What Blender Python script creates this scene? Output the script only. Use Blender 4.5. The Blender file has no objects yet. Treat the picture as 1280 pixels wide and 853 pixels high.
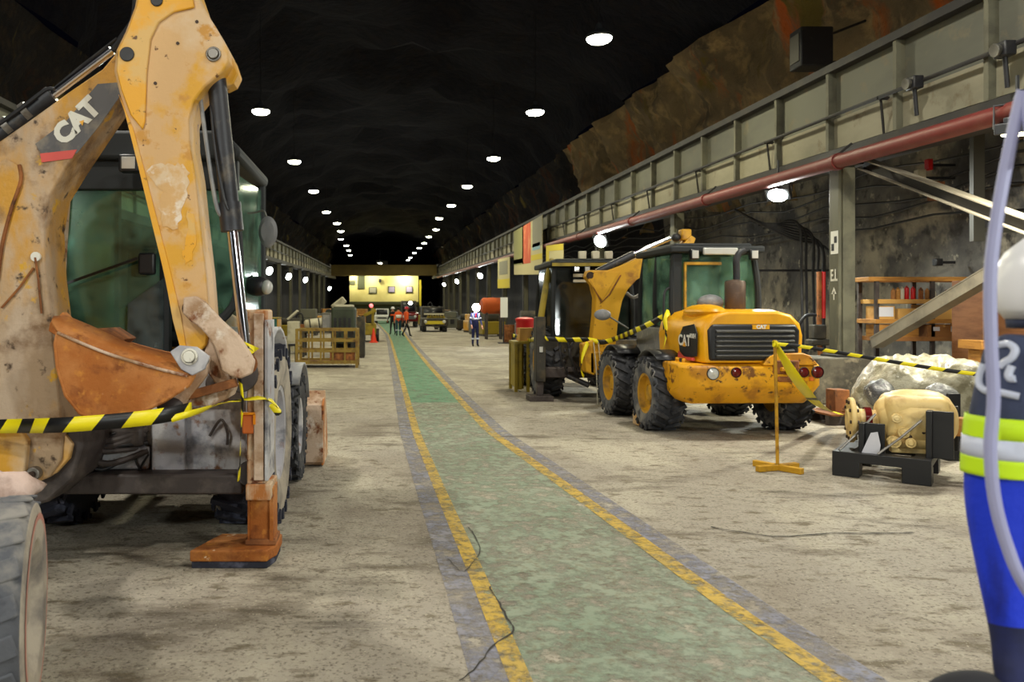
import bpy, bmesh, math, random
from mathutils import Vector, Matrix, noise
from mathutils.bvhtree import BVHTree
random.seed(7)
SC = bpy.context.scene
COL = SC.collection
PI = math.pi
V = Vector
H0, CX, CY, F = 1.70, 480.0, 386.0, 1000.0   # eye height, vanishing point and focal length of the 1280x853 frame

def P(px, py, Y):
    return V(((px-CX)/F*Y, Y, H0-(py-CY)/F*Y))
def G(px, py):
    Y = H0*F/(py-CY)
    return V(((px-CX)/F*Y, Y, 0))

# ------------------------------------------------------------------ camera / render look
cd = bpy.data.cameras.new('camera'); cam = bpy.data.objects.new('camera', cd); COL.objects.link(cam)
cam.location = (0, 0, H0); cam.rotation_euler = (PI/2, 0, 0)
cd.sensor_width = 36; cd.lens = F/1280*36
cd.shift_x = (640-CX)/1280; cd.shift_y = -(426.5-CY)/1280
cd.clip_start = .05; cd.clip_end = 400
cd.dof.use_dof = True; cd.dof.focus_distance = 7.0; cd.dof.aperture_fstop = 3.2
SC.camera = cam
SC.view_settings.view_transform = 'Standard'; SC.view_settings.look = 'None'
SC.view_settings.gamma = 1; SC.view_settings.use_curve_mapping = False
SC.view_settings.exposure = 0.0
w = bpy.data.worlds.new('cavern_air'); SC.world = w; w.use_nodes = True
w.node_tree.nodes['Background'].inputs[0].default_value = (.02, .022, .05, 1)
w.node_tree.nodes['Background'].inputs[1].default_value = .04
try:
    SC.cycles.sample_clamp_indirect = 4.0
    SC.cycles.max_bounces = 6; SC.cycles.transparent_max_bounces = 16
    SC.cycles.use_denoising = True
except Exception:
    pass

# ------------------------------------------------------------------ materials
def s(r, g, b):
    f = lambda c: (c/255/12.92) if c/255 <= .04045 else ((c/255+.055)/1.055)**2.4
    return (f(r), f(g), f(b), 1)
def new_mat(name):
    m = bpy.data.materials.new(name); m.use_nodes = True
    nt = m.node_tree
    return m, nt, nt.nodes['Principled BSDF']
def mixc(nt, fac, a, b):
    n = nt.nodes.new('ShaderNodeMix'); n.data_type = 'RGBA'
    for sock, val in ((n.inputs[0], fac), (n.inputs[6], a), (n.inputs[7], b)):
        if isinstance(val, (tuple, float, int)): sock.default_value = val
        else: nt.links.new(val, sock)
    return n.outputs[2]
def noise_fac(nt, scale, lo, hi, seed, stretch=(1, 1, 1), detail=6, rough=.6):
    tc = nt.nodes.new('ShaderNodeTexCoord'); mp = nt.nodes.new('ShaderNodeMapping')
    mp.inputs['Location'].default_value = (seed*3.7, seed*1.9, seed*5.3)
    mp.inputs['Scale'].default_value = stretch
    nt.links.new(tc.outputs['Object'], mp.inputs[0])
    n = nt.nodes.new('ShaderNodeTexNoise'); n.inputs['Scale'].default_value = scale
    n.inputs['Detail'].default_value = detail; n.inputs['Roughness'].default_value = rough
    nt.links.new(mp.outputs[0], n.inputs['Vector'])
    r = nt.nodes.new('ShaderNodeMapRange'); r.inputs[1].default_value = lo; r.inputs[2].default_value = hi
    nt.links.new(n.outputs[0], r.inputs[0])
    return r.outputs[0], n.outputs[0]
_seed = [0]
def mat(name, col, rough=.6, metal=0.0, layers=(), bump=0.0, bscale=20, spec=.5):
    """layers: (colour, scale, lo, hi[, stretch])"""
    m, nt, b = new_mat(name)
    b.inputs['Roughness'].default_value = rough; b.inputs['Metallic'].default_value = metal
    b.inputs['Specular IOR Level'].default_value = spec
    cur = col
    for L in layers:
        _seed[0] += 1
        f, _ = noise_fac(nt, L[1], L[2], L[3], _seed[0], L[4] if len(L) > 4 else (1, 1, 1))
        cur = mixc(nt, f, cur, L[0])
    if isinstance(cur, tuple): b.inputs['Base Color'].default_value = cur
    else: nt.links.new(cur, b.inputs['Base Color'])
    if bump:
        _, raw = noise_fac(nt, bscale, 0, 1, 3.3, detail=8)
        bp = nt.nodes.new('ShaderNodeBump'); bp.inputs['Strength'].default_value = bump
        bp.inputs['Distance'].default_value = .02
        nt.links.new(raw, bp.inputs['Height']); nt.links.new(bp.outputs[0], b.inputs['Normal'])
    return m
def emis(name, col, st):
    m, nt, b = new_mat(name)
    b.inputs['Base Color'].default_value = (.8, .8, .8, 1)
    b.inputs['Emission Color'].default_value = col; b.inputs['Emission Strength'].default_value = st
    return m
def glass(name, tint, dust=.25, dustcol=(.25, .3, .27, 1), dscale=3, refl=.12):
    m, nt, b = new_mat(name)
    out = nt.nodes['Material Output']; nt.nodes.remove(b)
    t = nt.nodes.new('ShaderNodeBsdfTransparent'); t.inputs[0].default_value = tint
    g = nt.nodes.new('ShaderNodeBsdfGlossy'); g.inputs['Roughness'].default_value = .08
    d = nt.nodes.new('ShaderNodeBsdfDiffuse'); d.inputs[0].default_value = dustcol
    lw = nt.nodes.new('ShaderNodeLayerWeight'); lw.inputs[0].default_value = .35
    ma = nt.nodes.new('ShaderNodeMath'); ma.operation = 'MULTIPLY_ADD'
    nt.links.new(lw.outputs['Fresnel'], ma.inputs[0]); ma.inputs[1].default_value = .6; ma.inputs[2].default_value = refl
    m1 = nt.nodes.new('ShaderNodeMixShader'); nt.links.new(ma.outputs[0], m1.inputs[0])
    nt.links.new(t.outputs[0], m1.inputs[1]); nt.links.new(g.outputs[0], m1.inputs[2])
    f, _ = noise_fac(nt, dscale, .3, .9, 2.2)
    mu = nt.nodes.new('ShaderNodeMath'); mu.operation = 'MULTIPLY'; mu.inputs[1].default_value = dust
    nt.links.new(f, mu.inputs[0])
    m2 = nt.nodes.new('ShaderNodeMixShader'); nt.links.new(mu.outputs[0], m2.inputs[0])
    nt.links.new(m1.outputs[0], m2.inputs[1]); nt.links.new(d.outputs[0], m2.inputs[2])
    nt.links.new(m2.outputs[0], out.inputs[0])
    return m

YEL = s(214, 152, 20); PINK = s(196, 168, 140); RUST = s(120, 62, 24); DUST = s(165, 150, 128)
M = {}
M['worn_yellow'] = mat('worn yellow paint', s(208, 152, 42), .55, 0, [(s(206, 176, 138), 2.2, .42, .62), (s(150, 105, 50), 5, .6, .75), (s(70, 45, 25), 14, .66, .72)], .15, 30)
M['boom_paint'] = mat('scuffed boom paint', s(196, 142, 44), .6, 0, [(s(168, 142, 112), 1.3, .44, .56, (1, 1, .6)), (s(186, 164, 140), 2.4, .52, .66, (1, 1, .45)), (s(112, 78, 40), 2.8, .54, .68), (s(206, 156, 30), 5, .60, .66), (s(70, 50, 32), 9, .60, .68)], .3, 24)
M['stick_paint'] = mat('dusty stick paint', s(208, 166, 112), .55, 0, [(s(212, 156, 42), 2.2, .50, .58), (s(214, 186, 150), 1.8, .54, .68), (s(196, 140, 56), 5, .6, .66), (s(104, 66, 32), 16, .66, .70)], .15, 30)
M['stick_yellow'] = mat('yellow plate paint', s(226, 162, 36), .5, 0, [(s(214, 172, 100), 3, .5, .6), (s(90, 55, 20), 16, .62, .68)], .1, 30)
M['primer'] = mat('mud-coated primer', s(206, 180, 156), .75, 0, [(s(160, 126, 94), 3, .46, .58), (s(120, 66, 30), 7, .56, .64), (s(222, 208, 192), 5, .57, .66)], .3, 30)
M['grey_panel'] = mat('dusty grey plate', s(164, 162, 168), .7, 0, [(s(200, 198, 198), 2.5, .44, .6), (s(128, 86, 56), 6, .58, .66), (s(104, 104, 112), 4, .55, .68)], .15, 20)
M['rust'] = mat('orange rust', s(164, 94, 32), .8, 0, [(s(188, 124, 66), 2.4, .44, .6), (s(128, 68, 20), 6, .52, .64), (s(196, 128, 50), 14, .56, .7), (s(226, 200, 168), 6.5, .66, .69)], .35, 26)
M['rust_dark'] = mat('dark rust', s(120, 72, 36), .85, 0, [(s(160, 100, 50), 5, .45, .65), (s(60, 40, 28), 8, .55, .7)], .3, 30)
M['leg_paint'] = mat('rusty leg paint', s(206, 180, 148), .7, 0, [(s(176, 108, 48), 4, .48, .57, (1, 1, .3)), (s(110, 58, 26), 10, .56, .64)], .25, 30)
M['frame_dark'] = mat('oily dark frame', s(64, 56, 54), .6, 0, [(s(95, 86, 80), 4, .5, .7), (s(45, 36, 34), 6, .5, .7)], .15, 20)
M['black_metal'] = mat('black metal', s(30, 30, 34), .5, 0, [(s(60, 58, 56), 5, .55, .8)])
M['cyl_body'] = mat('dusty cylinder tube', s(52, 52, 56), .45, .3, [(s(105, 96, 84), 6, .52, .7), (s(34, 34, 38), 4, .5, .7)], .1, 30)
M['chrome'] = mat('chrome rod', s(215, 215, 225), .14, 1.0)
M['steel'] = mat('bare steel', s(140, 136, 130), .4, .7, [(s(90, 80, 70), 8, .5, .7)])
M['rubber'] = mat('dusty tyre rubber', s(44, 45, 50), .85, 0, [(s(90, 90, 92), 4, .45, .7), (s(30, 31, 36), 7, .5, .7)], .3, 18)
M['rubber_dusty'] = mat('mud-grey tyre rubber', s(84, 86, 92), .9, 0, [(s(136, 132, 126), 3, .46, .6), (s(52, 54, 62), 5, .54, .66)], .4, 14)
M['rubber_pale'] = mat('pale dusty sidewall', s(168, 158, 142), .9, 0, [(s(112, 106, 100), 4, .45, .65)], .2, 18)
M['rubber_blue'] = mat('dark tread rubber', s(38, 40, 54), .8, 0, [(s(90, 92, 110), 7, .55, .7)], .3, 18)
M['rim_yellow'] = mat('rim yellow', s(196, 146, 24), .55, 0, [(s(120, 90, 40), 5, .5, .7)], .1, 20)
M['cat_yellow'] = mat('machine yellow', s(238, 172, 14), .38, 0, [(s(214, 148, 10), 2, .45, .7)])
M['cw_yellow'] = mat('scuffed counterweight yellow', s(230, 164, 14), .5, 0, [(s(186, 124, 24), 2.5, .5, .62), (s(120, 74, 24), 5, .58, .66), (s(84, 50, 20), 12, .62, .68)], .15, 20)
M['boom_yellow'] = mat('older machine yellow', s(206, 152, 26), .5, 0, [(s(150, 100, 30), 3, .55, .7), (s(70, 50, 25), 12, .66, .71)], .1, 20)
M['black_plastic'] = mat('black plastic', s(26, 26, 30), .4)
M['grille'] = mat('dark grille', s(78, 78, 78), .35)
M['muffler'] = mat('brown muffler', s(86, 70, 60), .5, .4, [(s(110, 92, 78), 5, .5, .7)])
M['white'] = mat('white paint', s(230, 230, 224), .6)
M['white_worn'] = mat('worn white lettering', s(222, 218, 205), .7, 0, [(s(120, 112, 100), 14, .6, .7)])
M['decal'] = mat('grey decal', s(78, 74, 74), .5, 0, [(s(130, 118, 100), 5, .5, .7), (s(50, 46, 46), 4, .5, .7)])
M['red_strip'] = mat('faded red strip', s(205, 72, 60), .5)
M['red'] = mat('red paint', s(190, 20, 24), .45)
M['seat'] = mat('dark seat cloth', s(30, 34, 36), .9)
M['cab_in'] = mat('cab trim', s(24, 28, 30), .7)
M['glass_old'] = glass('dusty green glass', (.46, .66, .58, 1), .62, s(128, 172, 148), 3.0, .05)
M['glass_old_side'] = glass('dusty pale glass', (.4, .5, .5, 1), .5, s(150, 168, 172), 6, .06)
M['glass_green'] = glass('clean green glass', (.70, .88, .80, 1), .50, s(160, 206, 182), 2.5, .08)  # bright dust film stands in for reflections on the panes
M['glass_dark'] = glass('dark smoky glass', (.22, .25, .25, 1), .22, s(120, 126, 120), 3, .03)
M['lens_red'] = mat('red lamp lens', s(96, 20, 20), .15)
M['lens_clear'] = mat('clear lamp lens', s(205, 205, 200), .12, .2)
M['lens_orange'] = mat('orange lamp lens', s(210, 110, 50), .25)
M['orange_rim'] = mat('orange reflector rim', s(245, 150, 20), .4)
M['mirror_back'] = mat('grey mirror shell', s(120, 120, 122), .5, 0, [(s(150, 146, 140), 8, .5, .7)])
M['tape_yellow'] = mat('barrier tape yellow', s(240, 222, 20), .4)
M['tape_black'] = mat('barrier tape black', s(18, 18, 20), .4)
M['stand_yellow'] = mat('stand yellow paint', s(190, 142, 22), .55, 0, [(s(140, 96, 24), 8, .5, .7)])
M['girder_up'] = mat('girder web paint', s(104, 104, 90), .7, 0, [(s(80, 80, 72), .6, .42, .66, (.3, .3, 1)), (s(120, 108, 84), 2, .56, .72)], .05, 4)
M['girder_low'] = mat('girder lit lower panel', s(152, 146, 124), .7, 0, [(s(120, 116, 96), .6, .42, .66, (.4, .4, 1)), (s(104, 88, 62), 2, .58, .72)], .05, 4)  # lighter than the web: their difference in light is put into colour
M['girder_dark'] = mat('girder dark flange', s(40, 38, 38), .7, 0, [(s(58, 54, 46), 2, .5, .7)])
M['girder_stiff'] = mat('girder stiffener paint', s(104, 102, 84), .7, 0, [(s(70, 68, 58), 2, .45, .7)])
M['column'] = mat('column paint', s(100, 98, 80), .65, 0, [(s(66, 64, 54), 1.5, .45, .7, (1, 1, .3)), (s(150, 140, 112), 3, .58, .75, (1, 1, .3))])
M['brace'] = mat('brace paint', s(140, 132, 116), .55, 0, [(s(100, 94, 84), 2, .45, .7)])
M['pipe_red'] = mat('dull red pipe', s(112, 40, 36), .5, 0, [(s(122, 70, 60), 2, .5, .75)])
M['galv'] = mat('grey conduit', s(100, 98, 90), .5, .3)
M['conc_wall'] = mat('stained concrete wall', s(122, 118, 110), .9, 0, [(s(76, 74, 74), .5, .42, .58), (s(158, 150, 132), .9, .50, .64), (s(56, 53, 50), 2.2, .54, .66), (s(176, 170, 152), 4, .62, .7)], .7, 3)
M['wall_unlit'] = mat('darkened unlit wall', s(26, 26, 36), .9, 0, [(s(16, 16, 26), .5, .42, .6), (s(46, 42, 40), 1.2, .56, .7)], .6, 3)  # wall tone darkened to stand for lack of light
M['conc_block'] = mat('rough concrete', s(104, 98, 84), .9, 0, [(s(70, 66, 58), 3, .45, .65), (s(140, 130, 108), 6, .56, .7)], .6, 8)
M['wood'] = mat('pine wood', s(176, 124, 54), .7, 0, [(s(132, 84, 34), 4, .45, .7, (1, 1, 6))])
M['cardboard'] = mat('brown cardboard', s(150, 102, 54), .85, 0, [(s(118, 78, 38), 3, .5, .7)])
M['cardboard_light'] = mat('pale cardboard', s(196, 150, 80), .85, 0, [(s(164, 118, 60), 3, .5, .7)])
M['plywood'] = mat('reddish plywood', s(150, 100, 62), .8, 0, [(s(120, 76, 44), 2, .45, .7, (1, 1, 5))])
M['cream'] = mat('cream gearbox paint', s(226, 196, 128), .5, 0, [(s(196, 160, 100), 5, .52, .68), (s(235, 214, 160), 4, .55, .7)])
M['skid_black'] = mat('black skid paint', s(22, 22, 24), .45)
M['wrap'] = mat('dusty plastic wrap', s(176, 170, 146), .28, 0, [(s(132, 126, 102), 6, .46, .58), (s(214, 210, 192), 9, .58, .66)], 1.0, 12)
M['wrap_clear'] = mat('shiny plastic wrap', s(128, 128, 124), .22, 0, [(s(84, 84, 86), 6, .45, .6), (s(200, 198, 190), 12, .6, .68)], 1.0, 18)
M['paper'] = mat('white paper', s(206, 206, 214), .8)
M['bolt'] = mat('dark bolt', s(60, 44, 34), .5, .4)
M['hv_yellow'] = mat('fluorescent yellow band', s(198, 235, 20), .6)
M['silver'] = mat('silver reflective band', s(200, 206, 226), .4)
M['blue_cloth'] = mat('bright blue work cloth', s(8, 48, 200), .75, 0, [(s(4, 20, 112), 5, .5, .66, (1.6, 1.6, .35)), (s(20, 80, 226), 7, .56, .7, (1.6, 1.6, .3))], .5, 9)
M['slate_cloth'] = mat('slate jacket cloth', s(58, 66, 94), .85, 0, [(s(38, 44, 68), 5, .45, .66, (1.5, 1.5, .5))], .5, 9)
M['navy_cloth'] = mat('navy cloth', s(26, 34, 84), .85, 0, [(s(16, 20, 50), 6, .45, .7)])
M['black_cloth'] = mat('black cloth', s(20, 20, 26), .85)
M['orange_cloth'] = mat('orange work shirt', s(226, 84, 20), .8)
M['teal_cloth'] = mat('dark teal trousers', s(20, 60, 74), .85)
M['skin'] = mat('skin', s(190, 130, 100), .55)
M['helmet'] = mat('white helmet shell', s(236, 236, 240), .3)
M['hair'] = mat('dark hair', s(24, 20, 18), .8)
M['helmet_red'] = mat('red helmet shell', s(200, 30, 50), .4)
M['cable'] = mat('lilac grey cable', s(160, 162, 200), .45)
M['green_box'] = mat('teal green cabinet', s(26, 92, 84), .5)
M['olive'] = mat('olive machine paint', s(52, 60, 44), .6, 0, [(s(34, 36, 30), 2, .45, .7)])
M['mach_dark'] = mat('grimy machine paint', s(54, 50, 42), .7, 0, [(s(96, 84, 58), 2, .52, .7), (s(30, 28, 26), 3, .5, .7)])
M['mach_yellow'] = mat('grimy yellow machine paint', s(150, 130, 30), .6, 0, [(s(90, 80, 34), 2, .5, .7)])
M['cage'] = mat('yellow brown cage paint', s(146, 120, 44), .65, 0, [(s(104, 72, 30), 4, .48, .66)])
M['orange_box'] = mat('orange brown tank paint', s(190, 84, 24), .6, 0, [(s(110, 46, 20), 1.2, .5, .7)])
M['banner_pale'] = mat('pale banner', s(196, 186, 140), .8)
M['banner_olive'] = mat('olive banner', s(150, 148, 92), .8)
M['banner_red'] = mat('red banner print', s(196, 84, 50), .8, 0, [(s(220, 150, 100), .9, .52, .6, (1, 1, .5))])
M['banner_yellow'] = mat('yellow banner', s(210, 190, 50), .8)
M['banner_grey'] = mat('grey banner', s(140, 138, 120), .8)
M['banner_blue'] = mat('pale blue banner print', s(140, 176, 190), .8)
M['facade'] = mat('cream facade', s(206, 194, 128), .8, 0, [(s(186, 172, 104), .3, .45, .7)])
M['facade_trim'] = mat('dark facade trim', s(70, 74, 52), .8)
M['pane_lilac'] = mat('lilac window pane', s(150, 140, 170), .2)
M['crane'] = mat('crane bridge paint', s(110, 92, 36), .7, 0, [(s(80, 66, 28), .4, .45, .7)])
M['cone'] = mat('orange cone', s(235, 70, 40), .5)
M['lamp_house'] = mat('lamp housing', s(60, 62, 66), .5)
M['lamp_glow'] = emis('lamp glow', (1, .95, .72, 1), 42)
M['flood_glow'] = emis('flood glow', (.92, 1, .93, 1), 40)
M['warm_glow'] = emis('warm lamp glow', (1, .95, .6, 1), 14)
M['head_glow'] = emis('headlamp glow', (.95, .98, 1, 1), 120)
M['red_glow'] = emis('red beacon', (1, .05, .08, 1), 2.5)
M['grubby_white'] = mat('grubby white', s(196, 190, 168), .7, 0, [(s(150, 140, 112), 2, .5, .7)])
M['mud_pink'] = mat('pink grey mud', s(196, 172, 160), .9, 0, [(s(150, 122, 108), 6, .45, .65)], .5, 20)

# ------------------------------------------------------------------ mesh builder
def wmat(o):
    m = Matrix.Identity(4)
    while o is not None:
        m = o.matrix_basis @ m; o = o.parent
    return m
class MB:
    def __init__(s, T=None): s.bm = bmesh.new(); s.T = T; s.mi = 0
    def add(s, vs, fs):
        T = s.T
        bv = [s.bm.verts.new(T @ V(v) if T else V(v)) for v in vs]
        for f in fs:
            try:
                fc = s.bm.faces.new([bv[i] for i in f]); fc.material_index = s.mi
            except ValueError: pass
        return s
    def box(s, c, size, R=None):
        c = V(c); hx, hy, hz = [q/2 for q in size]
        vs = [V((x, y, z)) for x in (-hx, hx) for y in (-hy, hy) for z in (-hz, hz)]
        if R is not None: vs = [R @ v for v in vs]
        return s.add([c+v for v in vs], [(0, 1, 3, 2), (4, 6, 7, 5), (0, 4, 5, 1), (2, 3, 7, 6), (0, 2, 6, 4), (1, 5, 7, 3)])
    def bx(s, x0, x1, y0, y1, z0, z1):
        return s.box(((x0+x1)/2, (y0+y1)/2, (z0+z1)/2), (abs(x1-x0), abs(y1-y0), abs(z1-z0)))
    def beam(s, a, b, w, h, up=(0, 0, 1)):
        a, b = V(a), V(b); d = (b-a); L = d.length; d.normalize(); up = V(up)
        if abs(d.dot(up)) > .98: up = V((0, 1, 0))
        x = d.cross(up).normalized(); z = x.cross(d)
        R = Matrix((x, d, z)).transposed()
        return s.box((a+b)/2, (w, L, h), R)
    def tube(s, pts, r, n=10, cap=True):
        pts = [V(p) for p in pts]; rs = r if isinstance(r, (list, tuple)) else [r]*len(pts)
        vs = []; fs = []; prev = None
        for i, p in enumerate(pts):
            t = (pts[min(i+1, len(pts)-1)]-pts[max(i-1, 0)]).normalized()
            if prev is None:
                a = V((0, 0, 1)) if abs(t.z) < .9 else V((1, 0, 0))
                u = t.cross(a).normalized()
            else:
                u = (prev-t*prev.dot(t)).normalized()
            prev = u; v = t.cross(u)
            for k in range(n):
                an = 2*PI*k/n; vs.append(p+(u*math.cos(an)+v*math.sin(an))*rs[i])
        for i in range(len(pts)-1):
            for k in range(n):
                fs.append((i*n+k, i*n+(k+1) % n, (i+1)*n+(k+1) % n, (i+1)*n+k))
        if cap:
            fs.append(tuple(range(n-1, -1, -1))); fs.append(tuple((len(pts)-1)*n+k for k in range(n)))
        return s.add(vs, fs)
    def cyl(s, a, b, r, r2=None, n=20):
        return s.tube([a, b], [r, r if r2 is None else r2], n)
    def prism(s, poly, back):
        """poly: 3-D outline; back: Vector offset (or list of points)"""
        poly = [V(p) for p in poly]; n = len(poly)
        bk = [p+V(back) for p in poly] if not isinstance(back, list) else [V(p) for p in back]
        return s.add(poly+bk, [tuple(range(n)), tuple(range(2*n-1, n-1, -1))]+[(i, n+i, n+(i+1) % n, (i+1) % n) for i in range(n)])
    def lathe(s, prof, o, axis, n=28, closed=False):
        """prof: (radius, along)"""
        o, ax = V(o), V(axis).normalized()
        a = V((0, 0, 1)) if abs(ax.z) < .9 else V((1, 0, 0))
        u = ax.cross(a).normalized(); v = ax.cross(u); m = len(prof)
        vs = [o+ax*t+(u*math.cos(2*PI*k/n)+v*math.sin(2*PI*k/n))*r for (r, t) in prof for k in range(n)]
        rng = m if closed else m-1
        fs = [(i*n+k, i*n+(k+1) % n, ((i+1) % m)*n+(k+1) % n, ((i+1) % m)*n+k) for i in range(rng) for k in range(n)]
        return s.add(vs, fs)
    def ball(s, c, r, n=16, m=10, R=None, cut=-1.0):
        c = V(c); r = r if isinstance(r, (tuple, list)) else (r, r, r)
        vs = []; fs = []
        for i in range(m+1):
            z = -1+2*i/m; z = max(z, cut); z = math.sin(z*PI/2)
            q = math.sqrt(max(0, 1-z*z))
            for k in range(n):
                v = V((q*math.cos(2*PI*k/n)*r[0], q*math.sin(2*PI*k/n)*r[1], z*r[2]))
                vs.append(c+(R @ v if R is not None else v))
        for i in range(m):
            for k in range(n): fs.append((i*n+k, i*n+(k+1) % n, (i+1)*n+(k+1) % n, (i+1)*n+k))
        return s.add(vs, fs)
    def build(s, name, mats, parent=None, local=False, bevel=0, smooth=35, solid=0, seg=2, sub=0):
        bm = s.bm
        bmesh.ops.remove_doubles(bm, verts=bm.verts, dist=1e-5)
        bmesh.ops.recalc_face_normals(bm, faces=bm.faces)
        me = bpy.data.meshes.new(name)
        if parent is not None and not local:
            bm.transform(wmat(parent).inverted())
        bm.to_mesh(me); bm.free()
        for m in (mats if isinstance(mats, (list, tuple)) else [mats]):
            me.materials.append(M[m] if isinstance(m, str) else m)
        if smooth:
            me.polygons.foreach_set('use_smooth', [True]*len(me.polygons))
            me.set_sharp_from_angle(angle=math.radians(smooth))
        o = bpy.data.objects.new(name, me); COL.objects.link(o)
        if parent is not None: o.parent = parent
        if solid:
            k = o.modifiers.new('thickness', 'SOLIDIFY'); k.thickness = solid; k.offset = 0
        if bevel:
            k = o.modifiers.new('edges', 'BEVEL'); k.width = bevel; k.segments = seg; k.limit_method = 'ANGLE'; k.angle_limit = math.radians(40)
        if sub:
            k = o.modifiers.new('smooth', 'SUBSURF'); k.levels = sub; k.render_levels = sub
        return o
def tag(o, label=None, cat=None, group=None, kind=None):
    if label: o['label'] = label
    if cat: o['category'] = cat
    if group: o['group'] = group
    if kind: o['kind'] = kind
    return o
def thing(name, label, cat, loc=(0, 0, 0), rz=0, group=None):
    o = bpy.data.objects.new(name, None); COL.objects.link(o)
    o.location = loc; o.rotation_euler = (0, 0, rz); o.empty_display_size = .2
    return tag(o, label, cat, group)
def struct(o): o['kind'] = 'structure'; return o
def dup(root, loc, rz=None, label=None, group=None):
    r = root.copy(); COL.objects.link(r); r.location = loc
    if rz is not None: r.rotation_euler = (0, 0, rz)
    if label: r['label'] = label
    if group: r['group'] = group
    for ch in list(root.children):
        c = ch.copy(); COL.objects.link(c); c.parent = r
        for g in list(ch.children):
            d = g.copy(); COL.objects.link(d); d.parent = c
    return r
def bez(pts, n=6):
    """Catmull-Rom through points"""
    pts = [V(p) for p in pts]; out = []
    for i in range(len(pts)-1):
        p0, p1, p2, p3 = pts[max(i-1, 0)], pts[i], pts[i+1], pts[min(i+2, len(pts)-1)]
        for k in range(n):
            t = k/n
            out.append(.5*((2*p1)+(p2-p0)*t+(2*p0-5*p1+4*p2-p3)*t*t+(3*p1-p0-3*p2+p3)*t*t*t))
    out.append(pts[-1]); return out
def poly_px(pts, Y): return [P(x, y, Y) for x, y in pts]
def text(name, body, size, Mx, m, parent, extrude=.002, offset=0.0, label=None):
    cu = bpy.data.curves.new(name, 'FONT'); cu.body = body; cu.size = size; cu.extrude = extrude; cu.offset = offset
    cu.align_x = 'CENTER'; cu.align_y = 'CENTER'; cu.resolution_u = 3
    t = bpy.data.objects.new('tmp', cu); COL.objects.link(t)
    dg = bpy.context.evaluated_depsgraph_get(); me = bpy.data.meshes.new_from_object(t.evaluated_get(dg))
    bpy.data.objects.remove(t); me.name = name
    me.transform((wmat(parent).inverted() if parent else Matrix.Identity(4)) @ Mx)
    me.materials.clear(); me.materials.append(M[m])
    o = bpy.data.objects.new(name, me); COL.objects.link(o)
    if parent: o.parent = parent
    if label: o['label'] = label
    return o
def frame(o, x, y):
    """4x4 with local x axis, y axis (up of the text) at o"""
    x = V(x).normalized(); y = V(y).normalized(); z = x.cross(y).normalized(); y = z.cross(x)
    m = Matrix((x, y, z)).transposed().to_4x4(); m.translation = V(o); return m
def area(name, loc, direction, power, size, col, parent=None, spread=PI, size_y=None):
    l = bpy.data.lights.new(name, 'AREA'); l.energy = power; l.color = col; l.spread = spread
    l.shape = 'DISK' if size_y is None else 'RECTANGLE'; l.size = size
    if size_y: l.size_y = size_y
    o = bpy.data.objects.new(name, l); COL.objects.link(o)
    o.rotation_euler = V(direction).to_track_quat('-Z', 'Y').to_euler()
    o.location = loc
    if parent is not None:
        o.parent = parent; Mi = wmat(parent).inverted() @ Matrix.LocRotScale(V(loc), V(direction).to_track_quat('-Z', 'Y'), None)
        o.matrix_basis = Mi
    return o

def wheel(parent, c, R, W, side, rz=0, rubber='rubber', rim='rim_yellow', lugs=22, rimr=.52, local=True, name='wheel', wall=None, lugw=.055, lugh=.035):
    """tyre mesh with chevron lugs; rim as its sub-part. axis = x; side=+1/-1 gives the outer side"""
    T = Matrix.Translation(V(c)) @ Matrix.Rotation(rz, 4, 'Z')
    b = MB(T); h = W/2; rr = R*rimr; Rb = R-lugh
    prof = [(rr, -h*.72), (rr*1.06, -h*.92), ((rr+Rb)*.5, -h*1.04), (Rb*.93, -h*.98), (Rb*.985, -h*.8), (Rb, -h*.3), (Rb, h*.3),
            (Rb*.985, h*.8), (Rb*.93, h*.98), ((rr+Rb)*.5, h*1.04), (rr*1.06, h*.92), (rr, h*.72)]
    b.lathe(prof, (0, 0, 0), (1, 0, 0), 40)
    if wall:                                   # dusty sidewall uses slot 1
        for f in b.bm.faces:
            cc = T.inverted() @ f.calc_center_median()
            if math.hypot(cc.y, cc.z) < Rb*.955: f.material_index = 1
    for i in range(lugs):
        for sd in (-1, 1):
            a = 2*PI*(i+(.5 if sd > 0 else 0))/lugs
            R1 = Matrix.Rotation(a, 3, 'X')
            sk = .55*sd
            Rl = R1 @ Matrix.Rotation(sk, 3, 'Z')
            b.box(R1 @ V((sd*h*.52, 0, Rb+lugh*.42)), (h*1.02, lugw, lugh*1.15), Rl)
            b.box(R1 @ V((sd*h*1.0, -.5*h*.55, Rb*.955)), (h*.1, lugw, lugh*2.4), R1)
    ty = b.build(name, [rubber, wall or rubber], parent, local=local)
    b = MB(T)
    o = side*h
    b.lathe([(rr*1.0, o*.72), (rr*1.05, o*.9), (rr*.95, o*.86), (rr*.86, o*.5), (rr*.5, o*.42), (rr*.42, o*.6), (rr*.25, o*.66), (0.0, o*.66)], (0, 0, 0), (1, 0, 0), 32)
    b.lathe([(rr, -o*.72), (rr*.8, -o*.5), (rr*.3, -o*.4), (0, -o*.4)], (0, 0, 0), (1, 0, 0), 24)
    for k in range(8):
        a = 2*PI*k/8; p = V((0, math.cos(a)*rr*.55, math.sin(a)*rr*.55))
        b.cyl(p+V((o*.42, 0, 0)), p+V((o*.56, 0, 0)), rr*.06, n=8)
    b.build('rim', rim, ty, local=local)
    return ty
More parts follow.
